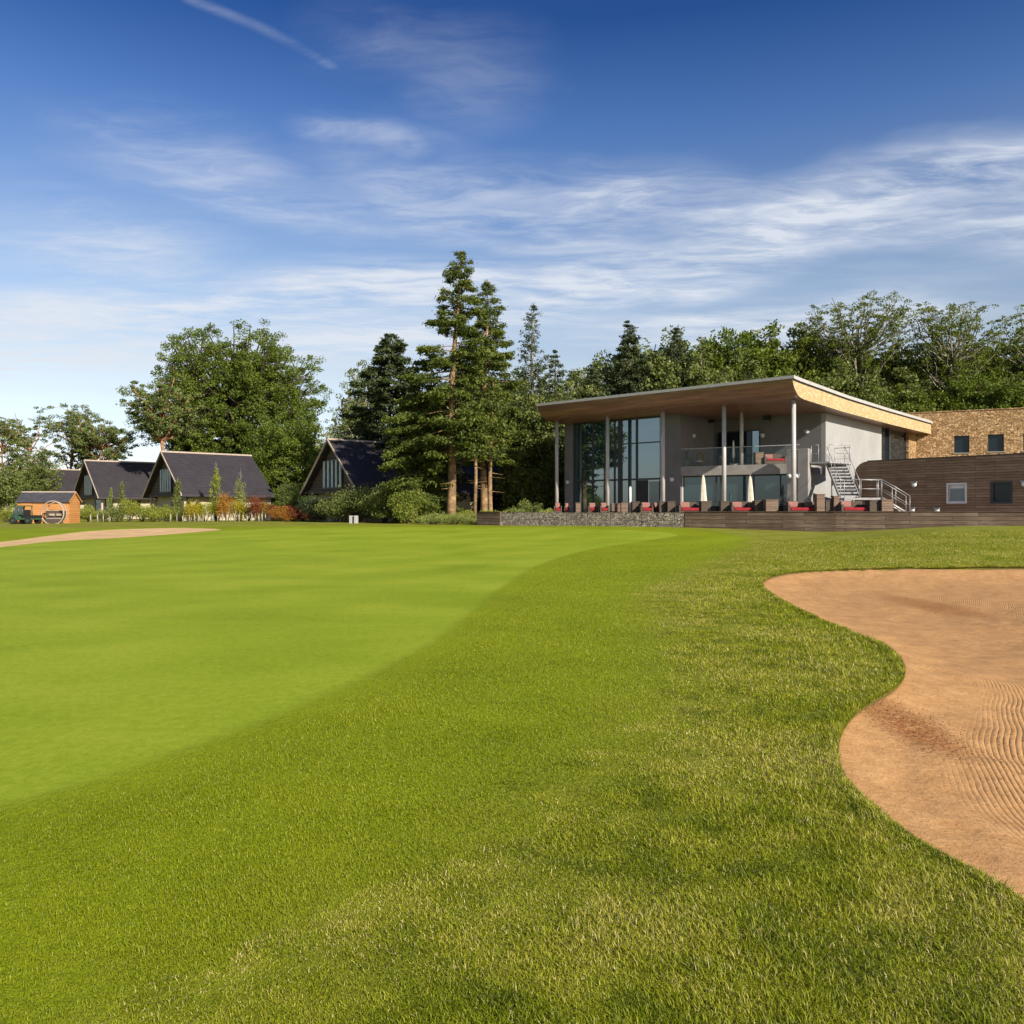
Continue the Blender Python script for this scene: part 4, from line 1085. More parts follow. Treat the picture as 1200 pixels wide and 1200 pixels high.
# ------------------------------------------------------------------ steel stair
stz = 1.40
st = thing('steel_stair', 'galvanised open-tread outside stair from the balcony to the terrace', 'stair', (20.2, 53.4, stz), 0)
def L(p): return (p[0]-20.2, p[1]-53.4, p[2]-stz)
A = Vector((*at(968.5, 53.6), 4.66)); Bt = Vector((*at(984.5, 50.2), 2.42))     # left stringer top/bottom
hd = Vector((Bt.x-A.x, Bt.y-A.y, 0)).normalized(); sd = Vector((-hd.y, hd.x, 0)); sd = sd if sd.x > 0 else -sd
Wd = 1.12
# landing
b = MB(); c = [(-2.0, 4.1), (0.55, 4.1), (0.55, 6.4), (-0.96, 6.4), (-0.96, 4.7), (-2.0, 4.7)]
lp = [L((*cw(*q), 0))[:2] for q in [(-0.45, 3.7), (0.75, 3.7), (1.35, 5.6), (0.7, 7.3), (-0.95, 7.3), (-0.95, 4.7)]]
b.prism(lp, 4.60-stz, 4.70-stz); b.obj('landing', M_galv, st)
tr_n = 11
for side in (0, 1):
    b = MB(); a = A+sd*Wd*side; e = Bt+sd*Wd*side
    pts = [a+Vector((0,0,.10)), e+Vector((0,0,.10)), e+Vector((0,0,-.16)), a+Vector((0,0,-.16))]
    w = sd*0.03
    v = [L(p-w) for p in pts]+[L(p+w) for p in pts]
    b.add(v, [(0,1,2,3),(7,6,5,4),(0,4,5,1),(1,5,6,2),(2,6,7,3),(3,7,4,0)]); b.obj('stringer', M_galv, st)
for i in range(tr_n):
    f = (i+0.5)/tr_n; p = A.lerp(Bt, f); q = []
    for o, s in ((-.13, .035), (.13, .035), (.13, Wd-.035), (-.13, Wd-.035)):
        r = p+hd*o+sd*s; q.append(L(r)[:2])
    b = MB(); b.prism(q, p.z-stz-.05, p.z-stz+.05); b.obj('tread', M_galv, st)
    q2 = [L(p+hd*o+sd*s)[:2] for o, s in ((-.15, .04), (-.135, .04), (-.135, Wd-.04), (-.15, Wd-.04))]
    b = MB(); b.prism(q2, p.z-stz-.05, p.z-stz+.16); b.obj('gap_shade', M_dark, st)  # dark plate added as the shade in the open gap between treads
# bottom platform and lower flight
pf = [Bt-hd*0.0, Bt+hd*1.0, Bt+hd*1.0+sd*(Wd+1.0), Bt+sd*(Wd+1.0)]
b = MB(); b.prism([L(p)[:2] for p in pf], Bt.z-.12-stz, Bt.z-stz); b.obj('landing', M_galv, st)
Cc = Bt+sd*(Wd+1.0)+hd*.1
d2 = Vector((0.93, -0.2, 0)).normalized()
for i in range(5):
    p = Cc+d2*(0.27*i+.05); p.z = Bt.z-0.17*(i+1); o_ = Vector((d2.y, -d2.x, 0))
    q = [L(p)[:2], L(p+o_*0.9)[:2], L(p+o_*.9+d2*.26)[:2], L(p+d2*.26)[:2]]
    b = MB(); b.prism(q if True else q, p.z-stz, p.z-stz+.045); b.obj('tread', M_galv, st)
for s in (0, .92):
    o_ = Vector((d2.y, -d2.x, 0)); b = MB(); a = Cc+o_*s; e = a+d2*1.5-Vector((0,0,.98))
    b.tube([L(a), L(e)], 0.07, 4); b.obj('stringer', M_galv, st)
# legs
for p in (A+sd*0.3+hd*0.2, A-sd*0.95+Vector((0,.3,0))):
    b = MB(); b.tube([L((p.x, p.y, stz)), L((p.x, p.y, 4.62))], .065, 10); b.obj('post', M_galv, st)
for s in (0.1, Wd*.55, Wd):
    p = Bt+sd*s+hd*.3; b = MB(); b.tube([L((p.x, p.y, stz)), L((p.x, p.y, Bt.z-.12))], .05, 8); b.obj('post', M_galv, st)
def rail(pts, h=1.05, posts=None, r=.018, mid=(0.5,)):
    b = MB(); up = [Vector(p)+Vector((0,0,h)) for p in pts]
    b.tube([L(p) for p in up], r, 6)
    for m_ in mid: b.tube([L(Vector(p)+Vector((0,0,h*m_))) for p in pts], r*.6, 6)
    for i in (posts if posts is not None else range(len(pts))):
        b.tube([L(pts[i]), L(up[i])], r*1.1, 6)
    b.obj('handrail', M_galv, st)
n_ = 3
for s in (0.03, Wd-.03):
    rail([A.lerp(Bt, k/n_)+sd*s for k in range(n_+1)])
w3 = lambda q, z=4.70: Vector((*cw(*q), z))
rail([w3((-.40, 3.75)), w3((0.05, 3.75))])
rail([w3((0.72, 3.75)), w3((1.3, 5.6)), w3((.66, 7.25)), w3((-.3, 7.25))], mid=(0.33, .66))
ep = [Bt+hd*.97, Bt+hd*.97+sd*(Wd+.9)]
rail(ep, mid=(.5,)); rail([Bt+sd*(Wd+.05), Bt+sd*(Wd+.95)])
o_ = Vector((d2.y, -d2.x, 0))
for s in (0, .92):
    a = Cc+o_*s; rail([a, a+d2*.75-Vector((0,0,.45)), a+d2*1.5-Vector((0,0,.95))])
# mesh panel with the round emblem ring on the landing
pa, pb = w3((0.05, 3.7)), w3((0.72, 3.7))

# ------------------------------------------------------------------ generic walls with openings, frame along P0->P1
def frame_line(pxa, Ya, pxb, Yb):
    a = Vector((*at(pxa, Ya), 0)); c = Vector((*at(pxb, Yb), 0)); d = c-a
    return a, math.atan2(d.y, d.x), d.length
def on_line(a, ang, px):
    k = (px-600)/F; cx_, sx_ = math.cos(ang), math.sin(ang)
    s = -(a.x-k*a.y)/(cx_-k*sx_); return s, a.y+sx_*s
def wall_open(x0, x1, y0, y1, z0, z1, ops):
    """ops: (xa, xb, za, zb); boxes butt end to end"""
    b = MB(); xs = sorted({x0, x1, *[o[0] for o in ops], *[o[1] for o in ops]})
    for i in range(len(xs)-1):
        a, c = xs[i], xs[i+1]; zz = [(o[2], o[3]) for o in ops if o[0] <= a+1e-6 and o[1] >= c-1e-6]
        if not zz: b.box(a, c, y0, y1, z0, z1)
        else:
            b.box(a, c, y0, y1, z0, zz[0][0]); b.box(a, c, y0, y1, zz[0][1], z1)
    return b
def window_in(parent, xa, xb, za, zb, yface, depth=0.16, mat=None, fr=None, fw=0.06, bar=False, surround=None):
    g = MB(); g.box(xa+.01, xb-.01, yface+depth, yface+depth+.02, za+.01, zb-.01); g = g.obj('window', mat or M_gdark, parent)
    b = MB(); f = fw; y0, y1 = yface+depth-.05, yface+depth-.003
    b.box(xa+.003, xa+f, y0, y1, za+.003, zb-.003); b.box(xb-f, xb-.003, y0, y1, za+.003, zb-.003); b.box(xa+f, xb-f, y0, y1, za+.003, za+f); b.box(xa+f, xb-f, y0, y1, zb-f, zb-.003)
    if bar: b.box(xa+f, xb-f, y0-.01, y1, zb-f-.16, zb-f)
    b.obj('frame', fr or M_frame, g)
    if surround:
        s = MB(); q = .10; y0 = yface-.03; y1 = yface-.002
        s.box(xa-q, xa, y0, y1, za-q, zb+q); s.box(xb, xb+q, y0, y1, za-q, zb+q); s.box(xa, xb, y0, y1, za-q, za); s.box(xa, xb, y0, y1, zb, zb+q); s.obj('surround', surround, g)
    return g

# stone wing
a, ang, _ = frame_line(1062, 70.5, 1200, 66.9)
sw = thing('stone_wing', 'flat-topped wing of golden rubble stone with small square windows', 'building', (a.x, a.y, 0), ang)
def zl(py, Y): return EYE + (600-py)/F*Y
ops = []
for p0, p1, q0, q1 in ((1118, 1136, 510.5, 530.5), (1157.5, 1176.5, 509, 529), (1199, 1218, 508, 528), (1240, 1259, 507, 527)):
    s0, Y0 = on_line(a, ang, p0); s1, Y1 = on_line(a, ang, p1); ops.append((s0, s1, zl(q1, (Y0+Y1)/2), zl(q0, (Y0+Y1)/2)))
wall_open(0, 17, 0, 0.4, 0.7, 9.72, ops).obj('wall', M_stone, sw)
b = MB(); b.box(0, 17, .41, 8, .7, 9.4); b.obj('back_wall', M_inner, sw)
b = MB(); b.box(-.05, 17.05, -.05, 8.05, 9.722, 9.80); b.obj('coping', M_stone, sw)
for o in ops:
    wq = window_in(sw, *o, 0, .22, M_gdark, M_frame, .07)
    b = MB(); b.box(o[0]-.08, o[1]+.08, -.05, .16, o[2]-.09, o[2]-.002); b.obj('sill', M_conc, wq)
# timber wing
a, ang, _ = frame_line(1001, 52.6, 1200, 45.2)
tw = thing('timber_wing', 'curved single-storey wing clad in weathered brown boards', 'building', (a.x, a.y, 0), ang)
ops = []
for p0, p1, q0, q1 in ((1111.5, 1131, 568, 588), (1163, 1184, 566.5, 588), (1236, 1258, 566, 588)):
    s0, Y0 = on_line(a, ang, p0); s1, Y1 = on_line(a, ang, p1); ops.append((s0, s1, zl(q1, (Y0+Y1)/2), zl(q0, (Y0+Y1)/2)))
ztw = 4.68
R0 = 0.85
wall_open(R0, 17, 0, .3, 0.5, ztw, ops).obj('wall', M_timber, tw)
pc = [(0.12, .5), (R0, .5), (R0, ztw)] + [(R0-R0*math.sin(t), ztw-R0*(1-math.cos(t))) for t in np.linspace(0, PI/2, 8)[1:]] + [(0.0, 2.6)]
b = MB(); b.prismy(pc, 0, .3); b.obj('rounded_end', M_timber, tw)
b = MB(); b.box(R0, 17, .31, 7, .5, ztw-.2); b.obj('back_wall', M_inner, tw)
b = MB(); b.box(R0, 17, -.03, 7, ztw+.003, ztw+.05); b.obj('coping', M_frame, tw)
for i, o in enumerate(ops): window_in(tw, *o, 0, .12, M_gblue if i == 0 else M_gdark, M_wframe if i == 0 else M_frame, .05, bar=(i == 0), surround=M_wframe if i == 0 else M_frame)
for px, py in ((1072, 568), (1070, 598), (1099, 598.5), (1201, 567)):
    s, Y = on_line(a, ang, px); z = zl(py, Y)
    b = MB(); b.tube([(s, -.003, z), (s, -.07, z)], .16, 18); o = b.obj('wall_lamp', M_galv, tw)
    b = MB(); b.ell((s, -.09, z), (.15, .12, .15)); b.obj('lamp_shade', M_wframe, o)
    b = MB(); b.box(s-.17, s+.17, -.2, -.005, z+.10, z+.17); b.obj('hood', M_galv, o)

# ------------------------------------------------------------------ terrace and its walls
WL = [at(565, 55.5), at(592, 54.2), at(805, 46.2), at(980, 42.4), at(1260, 38.6)]
TZf = 1.40
poly = [WL[0], WL[1], WL[2], WL[3], WL[4], (40, 60), cw(0, 28), cw(-20, 28), cw(-20.4, 1.0)]
b = MB(); b.prism(poly, 1.0, TZf); tag(b.obj('terrace', M_deck), kind='structure')
def seg_wall(name, label, p0, p1, th, z0, z1, mat, extra=None):
    a = Vector((*p0, 0)); d = Vector((*p1, 0))-a; o = thing(name, label, 'wall', (a.x, a.y, 0), math.atan2(d.y, d.x))
    b = MB(); b.box(0, d.length+(.06 if 'long low' in label else 0), -th, -0.005, z0, z1); b.obj('wall_face', mat, o)
    return o, d.length
o, Lw = seg_wall('timber_block', 'short sleeper-built block at the end of the stone-filled wall', WL[0], WL[1], .5, .3, 1.585, M_timber2)
b = MB(); b.box(-.02, Lw-.01, -.53, .03, 1.588, 1.63); b.obj('coping', M_timber2, o)
o, Lw = seg_wall('gabion_wall', 'low terrace wall of grey stones packed in wire cages', WL[1], WL[2], .4, .3, 1.575, M_gabion)
b = MB()
k = 0.0
while k < Lw:
    b.box(k-.004, k+.004, -.41, -.402, .4, 1.58); k += 1.02
for z in (.75, 1.15, 1.57): b.box(0, Lw, -.409, -.403, z-.003, z+.003)
b.obj('wire_cage', M_gabion, o)
o, Lw = seg_wall('timber_wall', 'long low terrace wall of dark weathered sleepers', WL[2], WL[3], .41, .2, 1.59, M_timber2)
b = MB(); b.box(0, Lw-.01, -.44, .03, 1.593, 1.635); b.obj('coping', M_timber2, o)
o, Lw = seg_wall('timber_wall', 'dark sleeper wall running past the wing behind the grass mound', WL[3], WL[4], .41, .2, 1.592, M_timber2)
b = MB(); b.box(.02, Lw, -.44, .03, 1.596, 1.638); b.obj('coping', M_timber2, o)

# ------------------------------------------------------------------ terrace furniture
def wl_Y(px):
    k = (px-600)/F
    for (x0, y0), (x1, y1) in zip(WL[:-1], WL[1:]):
        d = (x1-x0)-k*(y1-y0)
        s = -(x0-k*y0)/d if abs(d) > 1e-9 else 9
        if -1e-6 <= s <= 1+1e-6: return y0+s*(y1-y0)
    return 45
def sofa(name, label, cat, px0, px1, off=1.3, pil=2, pillow=None, dk=M_rattan, zf=TZf, Y=None, group=None, hb=.76):
    Y = Y or wl_Y((px0+px1)/2)+off; x0, x1 = TX(px0, Y), TX(px1, Y); w = x1-x0
    r = thing(name, label, cat, ((x0+x1)/2, Y, zf), 0, group)
    h = w/2; ar = min(.14, w*.16)
    b = MB(); b.box(-h+ar, h-ar, -.38, .26, .06, .27); b.obj('seat', dk, r, .02)
    b = MB(); b.box(-h+ar, h-ar, .262, .40, .06, hb); b.obj('backrest', dk, r, .02)
    for s in (-1, 1):
        b = MB(); xx = sorted((s*h, s*(h-ar))); b.box(xx[0], xx[1]-.002, -.40, .40, .04, .58); b.obj('armrest', dk, r, .02)
    b = MB(); b.box(-h+ar+.01, h-ar-.01, -.41, .24, .275, .43); b.obj('seat_cushion', M_red, r, .04)
    for k in range(1 if pil < 3 else 2):
        q = min(.26, (h-ar)-.02); c = -h+ar+.01+q+k*(2*q+.35)
        b = MB(); b.box(c-q, c+q, .06, .22, .435, .74); b.obj('back_cushion', pillow or (M_pink if k % 2 == 0 else M_boxbr), r, .05)
    return r
def box_pl(name, label, cat, px0, px1, top=.76, mat=M_boxbr, off=1.0, plant=None, Y=None, zf=TZf, seed=1):
    Y = Y or wl_Y((px0+px1)/2)+off; x0, x1 = TX(px0, Y), TX(px1, Y); h = (x1-x0)/2; dd = min(.45, max(.2, h))
    r = thing(name, label, cat, ((x0+x1)/2, Y, zf), 0)
    b = MB(); b.box(-h, h, -dd, dd, 0.0, top-.06); b.obj('body', mat, r, .012)
    b = MB(); b.box(-h-.02, h+.02, -dd-.02, dd+.02, top-.058, top); b.obj('rim' if plant else 'table_top', mat, r, .01)
    return r
sofa('armchair', 'red-cushioned chair at the far end of the terrace', 'chair', 649, 658, .6, 1)
sofa('armchair', 'small faded red chair beside the end column', 'chair', 661, 667.5, 1.4, 1)
box_pl('side_table', 'small brown table near the end chairs', 'table', 674.5, 680, .76, M_boxbr, .9)
sofa('armchair', 'red armchair to the side of the middle column', 'chair', 688.5, 700, 1.2, 1)
sofa('armchair', 'red armchair in front of the middle column', 'chair', 702.5, 713, .8, 1)
box_pl('side_table', 'grey-brown low table next to the middle column chair', 'table', 716, 726.5, .70, M_boxbr, 1.4)
box_pl('planter', 'sunlit brown planter box beside the white heater pole', 'planter', 727.5, 735.5, .74, M_boxbr, .6)
box_pl('planter', 'tall dark planter box behind the white heater pole', 'planter', 740.5, 749, .80, M_rattan, .9)
sofa('sofa', 'two-seat sofa with pale cushions before the open door', 'sofa', 749.5, 765, .7, 2, M_pink)
sofa('armchair', 'pale pink armchair just past the open door', 'chair', 765.5, 771.5, 1.5, 1, M_pink)
box_pl('planter', 'square dark planter by the sunlit column', 'planter', 772, 780, .80, M_rattan, .8)
box_pl('planter', 'square dark planter under the round wall lamp', 'planter', 781.5, 790.5, .80, M_rattan, .8)
sofa('sofa', 'long red sofa in front of the first cream parasol', 'sofa', 794, 820.5, .9, 2)
box_pl('planter', 'wide dark planter between the first parasol and the bright column', 'planter', 820.5, 832.5, .80, M_rattan, 1.1)
box_pl('side_table', 'low black table beside the bright column', 'table', 833.5, 843, .52, M_black, 1.3)
box_pl('planter', 'dark planter at the foot of the bright column', 'planter', 843.5, 853.5, .79, M_rattan, .9)
sofa('sofa', 'long red sofa in front of the second cream parasol', 'sofa', 855, 882.5, .9, 3)
box_pl('planter', 'dark grey planter beside the second cream parasol', 'planter', 883, 895, .81, M_rattan, 1.0)
box_pl('planter', 'large sunlit brown box planter under the painted teal light', 'planter', 895.5, 910, .86, M_boxbr, .8)
box_pl('side_table', 'low black table beside the sunlit brown box', 'table', 910.5, 918.5, .55, M_black, 1.3)
sofa('sofa', 'long red sofa in front of the concrete pier', 'sofa', 920.5, 955.5, .9, 3)
box_pl('planter', 'tall pale-brown box planter at the foot of the stair', 'planter', 955.5, 965, 1.12, M_boxbr, .8)
box_pl('planter', 'square dark planter under the stair landing', 'planter', 966, 974.5, .80, M_rattan, 1.0)
box_pl('planter', 'narrow brown box planter under the stair flight', 'planter', 975.5, 982, 1.02, M_boxbr, 1.0)
sofa('sofa', 'long red sofa below the stair flight', 'sofa', 982.5, 1016.5, .9, 2)
box_pl('planter', 'wide dark planter below the lower stair platform', 'planter', 1016.5, 1030, .80, M_rattan, .9)
box_pl('planter', 'reddish-brown planter box beside the lower steps', 'planter', 1030.5, 1044, .82, M_boxbr, .9)

def parasol(label, px, top, off, w=.27):
    Y = wl_Y(px)+off; x = TX(px, Y); zt_ = EYE+(600-top)/F*Y-TZf
    r = thing('parasol', label, 'parasol', (x, Y, TZf), 0, 'closed cream parasols on the terrace')
    b = MB(); b.tube([(0,0,.05),(0,0,zt_)], .025, 8); b.obj('pole', M_barkg, r)
    b = MB(); b.lathe([(.001,.0),(.30,.0),(.30,.06),(.08,.08),(.001,.08)]); b.obj('base', M_conc, r)
    n = 16; prof = [(.04, zt_-.02), (.09, zt_-.2), (.15, zt_-.7), (w*.72, zt_-1.3), (w*.95, zt_-1.75), (w*.7, zt_-1.9)]
    vs = []; fs = []
    for rr, z in prof:
        for i in range(n*2):
            q = rr*(1 if i % 2 == 0 else .72); a_ = 2*PI*i/(2*n); vs.append((q*math.cos(a_), q*math.sin(a_), z))
    for j in range(len(prof)-1):
        for i in range(2*n): fs.append((j*2*n+i, (j+1)*2*n+i, (j+1)*2*n+(i+1) % (2*n), j*2*n+(i+1) % (2*n)))
    fs.append(tuple(range(2*n)))
    b = MB(); b.add(vs, fs); b.obj('canopy', M_cream, r)
    b = MB(); b.ell((0,0,zt_+.02), (.035,.035,.06), 8, 6); b.obj('finial', M_barkg, r)
    return r
parasol('closed cream parasol in front of the first pane under the balcony', 824, 556.5, 1.9)
parasol('closed cream parasol in front of the middle of the glazing under the balcony', 879, 557.5, 1.9)
Y = wl_Y(738.5)+.9
hp = thing('patio_heater', 'slim white upright patio heater before the tall glazing', 'heater', (TX(738.5, Y), Y, TZf))
b = MB(); b.tube([(0,0,.04),(0,0,1.62)], .07, 12); b.obj('pole', M_wframe, hp)
b = MB(); b.lathe([(.001,0),(.22,0),(.22,.05),(.001,.06)]); b.obj('base', M_black, hp)
b = MB(); b.lathe([(.05,1.62),(.075,1.64),(.06,1.68),(.001,1.69)]); b.obj('lid', M_galv, hp)
# balcony furniture
zb = 4.70
x_, y_ = cw(cx_at(907, 5.6), 5.6)
sofa('balcony_sofa', 'red-cushioned sofa behind the glass of the balcony', 'sofa', 894, 920, Y=y_, zf=zb, pil=1, pillow=M_pink)
Yq = cw(cx_at(889, 5.0), 5.0)[1]
box_pl('balcony_planter', 'brown box planter behind the balcony glass', 'planter', 884, 893.5, .86, M_boxbr, Y=Yq, zf=zb)
sofa('balcony_armchair', 'low red armchair beside the bright column on the balcony', 'chair', 842, 850, Y=cw(cx_at(846, 4.6), 4.6)[1], zf=zb, pil=1, hb=.5)
Yq = cw(cx_at(859, 5.2), 5.2)[1]
pr = thing('balcony_parasol', 'furled white parasol standing in the middle of the balcony', 'parasol', (TX(859.5, Yq), Yq, zb))
b = MB(); b.tube([(0,0,.1),(0,0,1.75)], .03, 8); b.obj('pole', M_galv, pr)
b = MB(); b.lathe([(.03,1.78),(.055,1.6),(.08,1.1),(.09,.7),(.05,.55)][::-1], n=12); b.obj('canopy', M_cream, pr)
b = MB(); b.box(-.32,.32,-.32,.32,0,.2); b.obj('base', M_conc, pr, .02)
Yq = cw(cx_at(818.5, 4.9), 4.9)[1]
wc = thing('egg_chair', 'round-backed wicker egg chair on the balcony', 'chair', (TX(819.5, Yq), Yq, zb))
n = 28; vs = []; fs = []
b = MB(); b.tube([(.34*math.sin(t), .0, .66-.56*math.cos(t)) for t in np.linspace(0, 2*PI, n)], .035, 8, False); b.obj('rim', M_wick, wc)
b = MB(); b.ell((0, .06, .66), (.33, .32, .54), 20, 12)
keep = [f for f in b.f if np.mean([b.v[i][1] for i in f]) > .05]; b.f = keep; b.sm = [True]*len(keep); b.obj('backrest', M_wick, wc)
b = MB(); b.ell((0, .0, .42), (.27, .25, .09), 16, 8); b.obj('seat_cushion', M_cream, wc)
b = MB(); b.lathe([(.001,0),(.26,0),(.26,.04),(.06,.08),(.05,.14)]); b.obj('base', M_black, wc)
Yq = cw(cx_at(803.5, 3.6), 3.6)[1]
pp = thing('flower_pot', 'tall pot with orange flowers and silvery leaves at the balcony corner', 'plant', (TX(803.5, Yq), Yq, zb))
b = MB(); b.lathe([(.001,0),(.16,0),(.24,.42),(.26,.45),(.2,.45),(.001,.4)]); b.obj('pot', M_conc, pp)
R_ = np.random.default_rng(3)
crown_obj('foliage', [leaves(np.array([0,0,.6])+R_.normal(size=(260,3))*np.array([.18,.18,.16]), .13, .05, R_, None, 1.0)], [R_.random(260)], M_pale, pp)
crown_obj('flower', [leaves(np.array([-.04,0,1.05])+R_.normal(size=(200,3))*np.array([.10,.10,.24]), .11, .06, R_)], [R_.random(200)], M_ora, pp)

# ------------------------------------------------------------------ houses with steep slate roofs
def house(label, apex_px, apex_Y, Lr, w, name='house', hr=6.9, he=2.7, zb=.7, ang=RAD(41), win=True, group='steep-roofed houses behind the course'):
    x, y = at(apex_px, apex_Y)
    r = thing(name, label, 'house', (x, y, zb), ang, group)
    # walls
    b = MB(); b.box(1.2, Lr, -w+.9, w-.9, 0, he); b.obj('wall', M_buff, r)
    b = MB(); b.prismx([(-w+.5, he+.06), (w-.5, he+.06), (0, hr-.35)], .55, Lr-.25); gab = b.obj('gable', M_clad, r)
    # roof: two slabs
    rf = MB(); t = .22
    for s in (-1, 1):
        P = [(0, hr), (s*w, he-.12), (s*w, he-.12-t), (0, hr-t*1.3)]
        if s > 0: P = P[::-1]
        rf.prismx(P, 0, Lr)
    rf = rf.obj('roof', M_slate, r)
    b = MB(); b.prismx([(-.16, hr-.05), (.16, hr-.05), (.0, hr+.12)], -.02, Lr+.02); b.obj('ridge_cap', M_barge, rf)
    b = MB()
    for s in (-1, 1):
        P = [(0, hr+.05), (s*(w+.03), he-.10), (s*(w+.03), he-.27), (0, hr-.13)]
        if s > 0: P = P[::-1]
        b.prismx(P, -.10, -.003)
    b.obj('barge_board', M_barge, rf)
    # gable window with slats
    g = MB(); g.box(.50, .53, -1.5, 1.5, he+.25, he+2.45); g = g.obj('window', M_glass2, r)
    b = MB()
    for k in range(5):
        yy = -1.35+k*.67; b.box(.36, .44, yy-.13, yy+.13, he+.25, he+2.45)
    b.obj('slat', M_slat, g)
    b = MB(); b.box(.40, .545, -1.62, -1.5, he+.15, he+2.55); b.box(.40, .545, 1.5, 1.62, he+.15, he+2.55); b.box(.40, .545, -1.5, 1.5, he+2.45, he+2.55); b.box(.40, .545, -1.5, 1.5, he+.13, he+.25); b.obj('frame', M_frame, g)
    # beam, posts, ground floor opening
    b = MB(); b.box(.4, .9, -w+.55, w-.55, he-.25, he+.055); b.obj('beam', M_clad, r)
    for yy in (-w+.9, -1.2, w-.9):
        b = MB(); b.box(.5, .72, yy-.11, yy+.11, -.2, he-.255); b.obj('post', M_barge, r)
    d = MB(); d.box(1.12, 1.17, -w+1.6, -.2, .05, 2.3); d = d.obj('door', M_gdark, r)
    b = MB()
    for yy in (-w+1.6, -w+3.0, -.2): b.box(1.08, 1.19, yy-.05, yy+.05, .0, 2.35)
    b.box(1.08, 1.19, -w+1.66, -.26, 2.3, 2.4); b.obj('frame', M_frame, d)
    d = MB()
    d.box(Lr*.35, Lr*.5, -w+.82, -w+.86, .7, 2.1); d = d.obj('window', M_gdark, r)
    b = MB(); b.box(Lr*.35-.06, Lr*.35, -w+.80, -w+.89, .64, 2.16); b.box(Lr*.5, Lr*.5+.06, -w+.80, -w+.89, .64, 2.16); b.box(Lr*.35, Lr*.5, -w+.8, -w+.89, 2.1, 2.16); b.obj('frame', M_frame, d)
    return r
hD = house('slate-roofed house with a white-slatted gable in front of the great oak', 189, 85, 9.4, 5.6)
dup(hD, (*at(99, 99.5), .7), None, None, 'slate-roofed house whose roof carries the shadow of a pine')
dup(hD, (*at(31, 118), .7), None, None, 'slate-roofed house right behind the orange shed')
dup(hD, (*at(-40, 137), .7), None, None, 'farthest slate roof, mostly hidden by the end trees')
house('brown-gabled house with a dark blue roof beside the dark fir', 384, 70.5, 12, 4.7)
house('long low house with a dark blue roof seen between the fir trunks', 478, 84, 15, 5.2)

# ------------------------------------------------------------------ timber shed, hoop seat, utility vehicle
Y = 71.5; x0 = TX(20.5, Y); zg = float(H(x0+2, Y))
sh = thing('garden_shed', 'orange boarded shed with a dark felt roof', 'shed', (x0, Y, zg), RAD(3))
Ls = TX(79.5, Y)-x0; W_ = 2.0; he, hr = 1.85, 2.55
b = MB(); b.prismx([(0, 0), (W_, 0), (W_, he), (W_/2, hr), (0, he)][::1], 0, Ls); b.obj('wall', M_shed, sh)
rf = MB()
for s in (0, 1):
    P = [(W_/2, hr+.10), (W_/2, hr+.02), (-.16 if s == 0 else W_+.16, he-.10), (-.16 if s == 0 else W_+.16, he-.02)]
    if s == 0: P = P[::-1]
    rf.prismx(P, -.12, Ls+.10)
rf = rf.obj('roof', M_felt, sh)
b = MB(); b.prismx([(W_/2-.09, hr+.06), (W_/2+.09, hr+.06), (W_/2, hr+.16)], -.13, Ls+.12); b.obj('ridge_cap', M_barge, rf)
b = MB()
for s in (0, 1):
    P = [(W_/2, hr+.14), (W_/2, hr-.02), (-.18 if s == 0 else W_+.18, he-.14), (-.18 if s == 0 else W_+.18, he+.01)]
    if s == 0: P = P[::-1]
    b.prismx(P, Ls+.103, Ls+.13)
b.obj('barge_board', M_shed, rf)
b = MB(); b.box(Ls*.06, Ls*.06+.9, -.03, -.002, .05, 1.75); dd_ = b.obj('door', M_shed, sh)
b = MB(); b.box(Ls*.06+.8, Ls*.06+.84, -.07, -.032, .85, 1.05); b.obj('handle', M_black, dd_)
b = MB(); b.box(-.03, Ls+.03, -.035, -.003, -.1, .06); b.box(Ls+.003, Ls+.03, 0, W_, -.1, .06); b.obj('plinth', M_shed, sh)
# hoop
Y = 70.2; x = TX(61.5, Y); zg = float(H(x, Y))
hp = thing('hoop_seat', 'round hooped garden seat with dark cushions before the shed', 'seat', (x, Y, zg), RAD(-6))
b = MB(); ring = [(.98*math.sin(t), 0, .86-.98*math.cos(t)) for t in np.linspace(0, 2*PI, 48)]
b.tube(ring, .055, 8, False); b.obj('hoop', M_barge, hp)
b = MB(); b.tube([(.90*math.sin(t), .5, .86-.90*math.cos(t)) for t in np.linspace(0, 2*PI, 48)], .045, 8, False); b.obj('hoop', M_barge, hp)
b = MB(); n = 20
pl = [(.90*math.sin(t), .86-.90*math.cos(t)) for t in np.linspace(-1.75, 1.75, n)]
b.prismy(pl, .44, .49); b.obj('backrest', M_rattan, hp)
b = MB(); b.prismy([(.9*math.sin(t), .86-.9*math.cos(t)) for t in np.linspace(-.95, .95, 12)], .0, .43); b.obj('seat', M_rattan, hp)
for s in (-1, 1):
    b = MB(); b.box(s*.05 if s > 0 else -.62, .62 if s > 0 else -.05, .02, .42, .345, .46); b.obj('seat_cushion', M_conc, hp, .04)
    b = MB(); b.box(s*.08 if s > 0 else -.58, .58 if s > 0 else -.08, .32, .43, .62, .82); b.obj('back_cushion', M_barge, hp, .04)
b = MB(); b.box(-.92, .92, .38, .52, 1.02, 1.09); b.obj('rail', M_barge, hp, .01)
for s in (-1, 1):
    b = MB(); b.box(s*.35-.05, s*.35+.05, -.08, .55, -.12, .04); b.obj('leg', M_barge, hp)
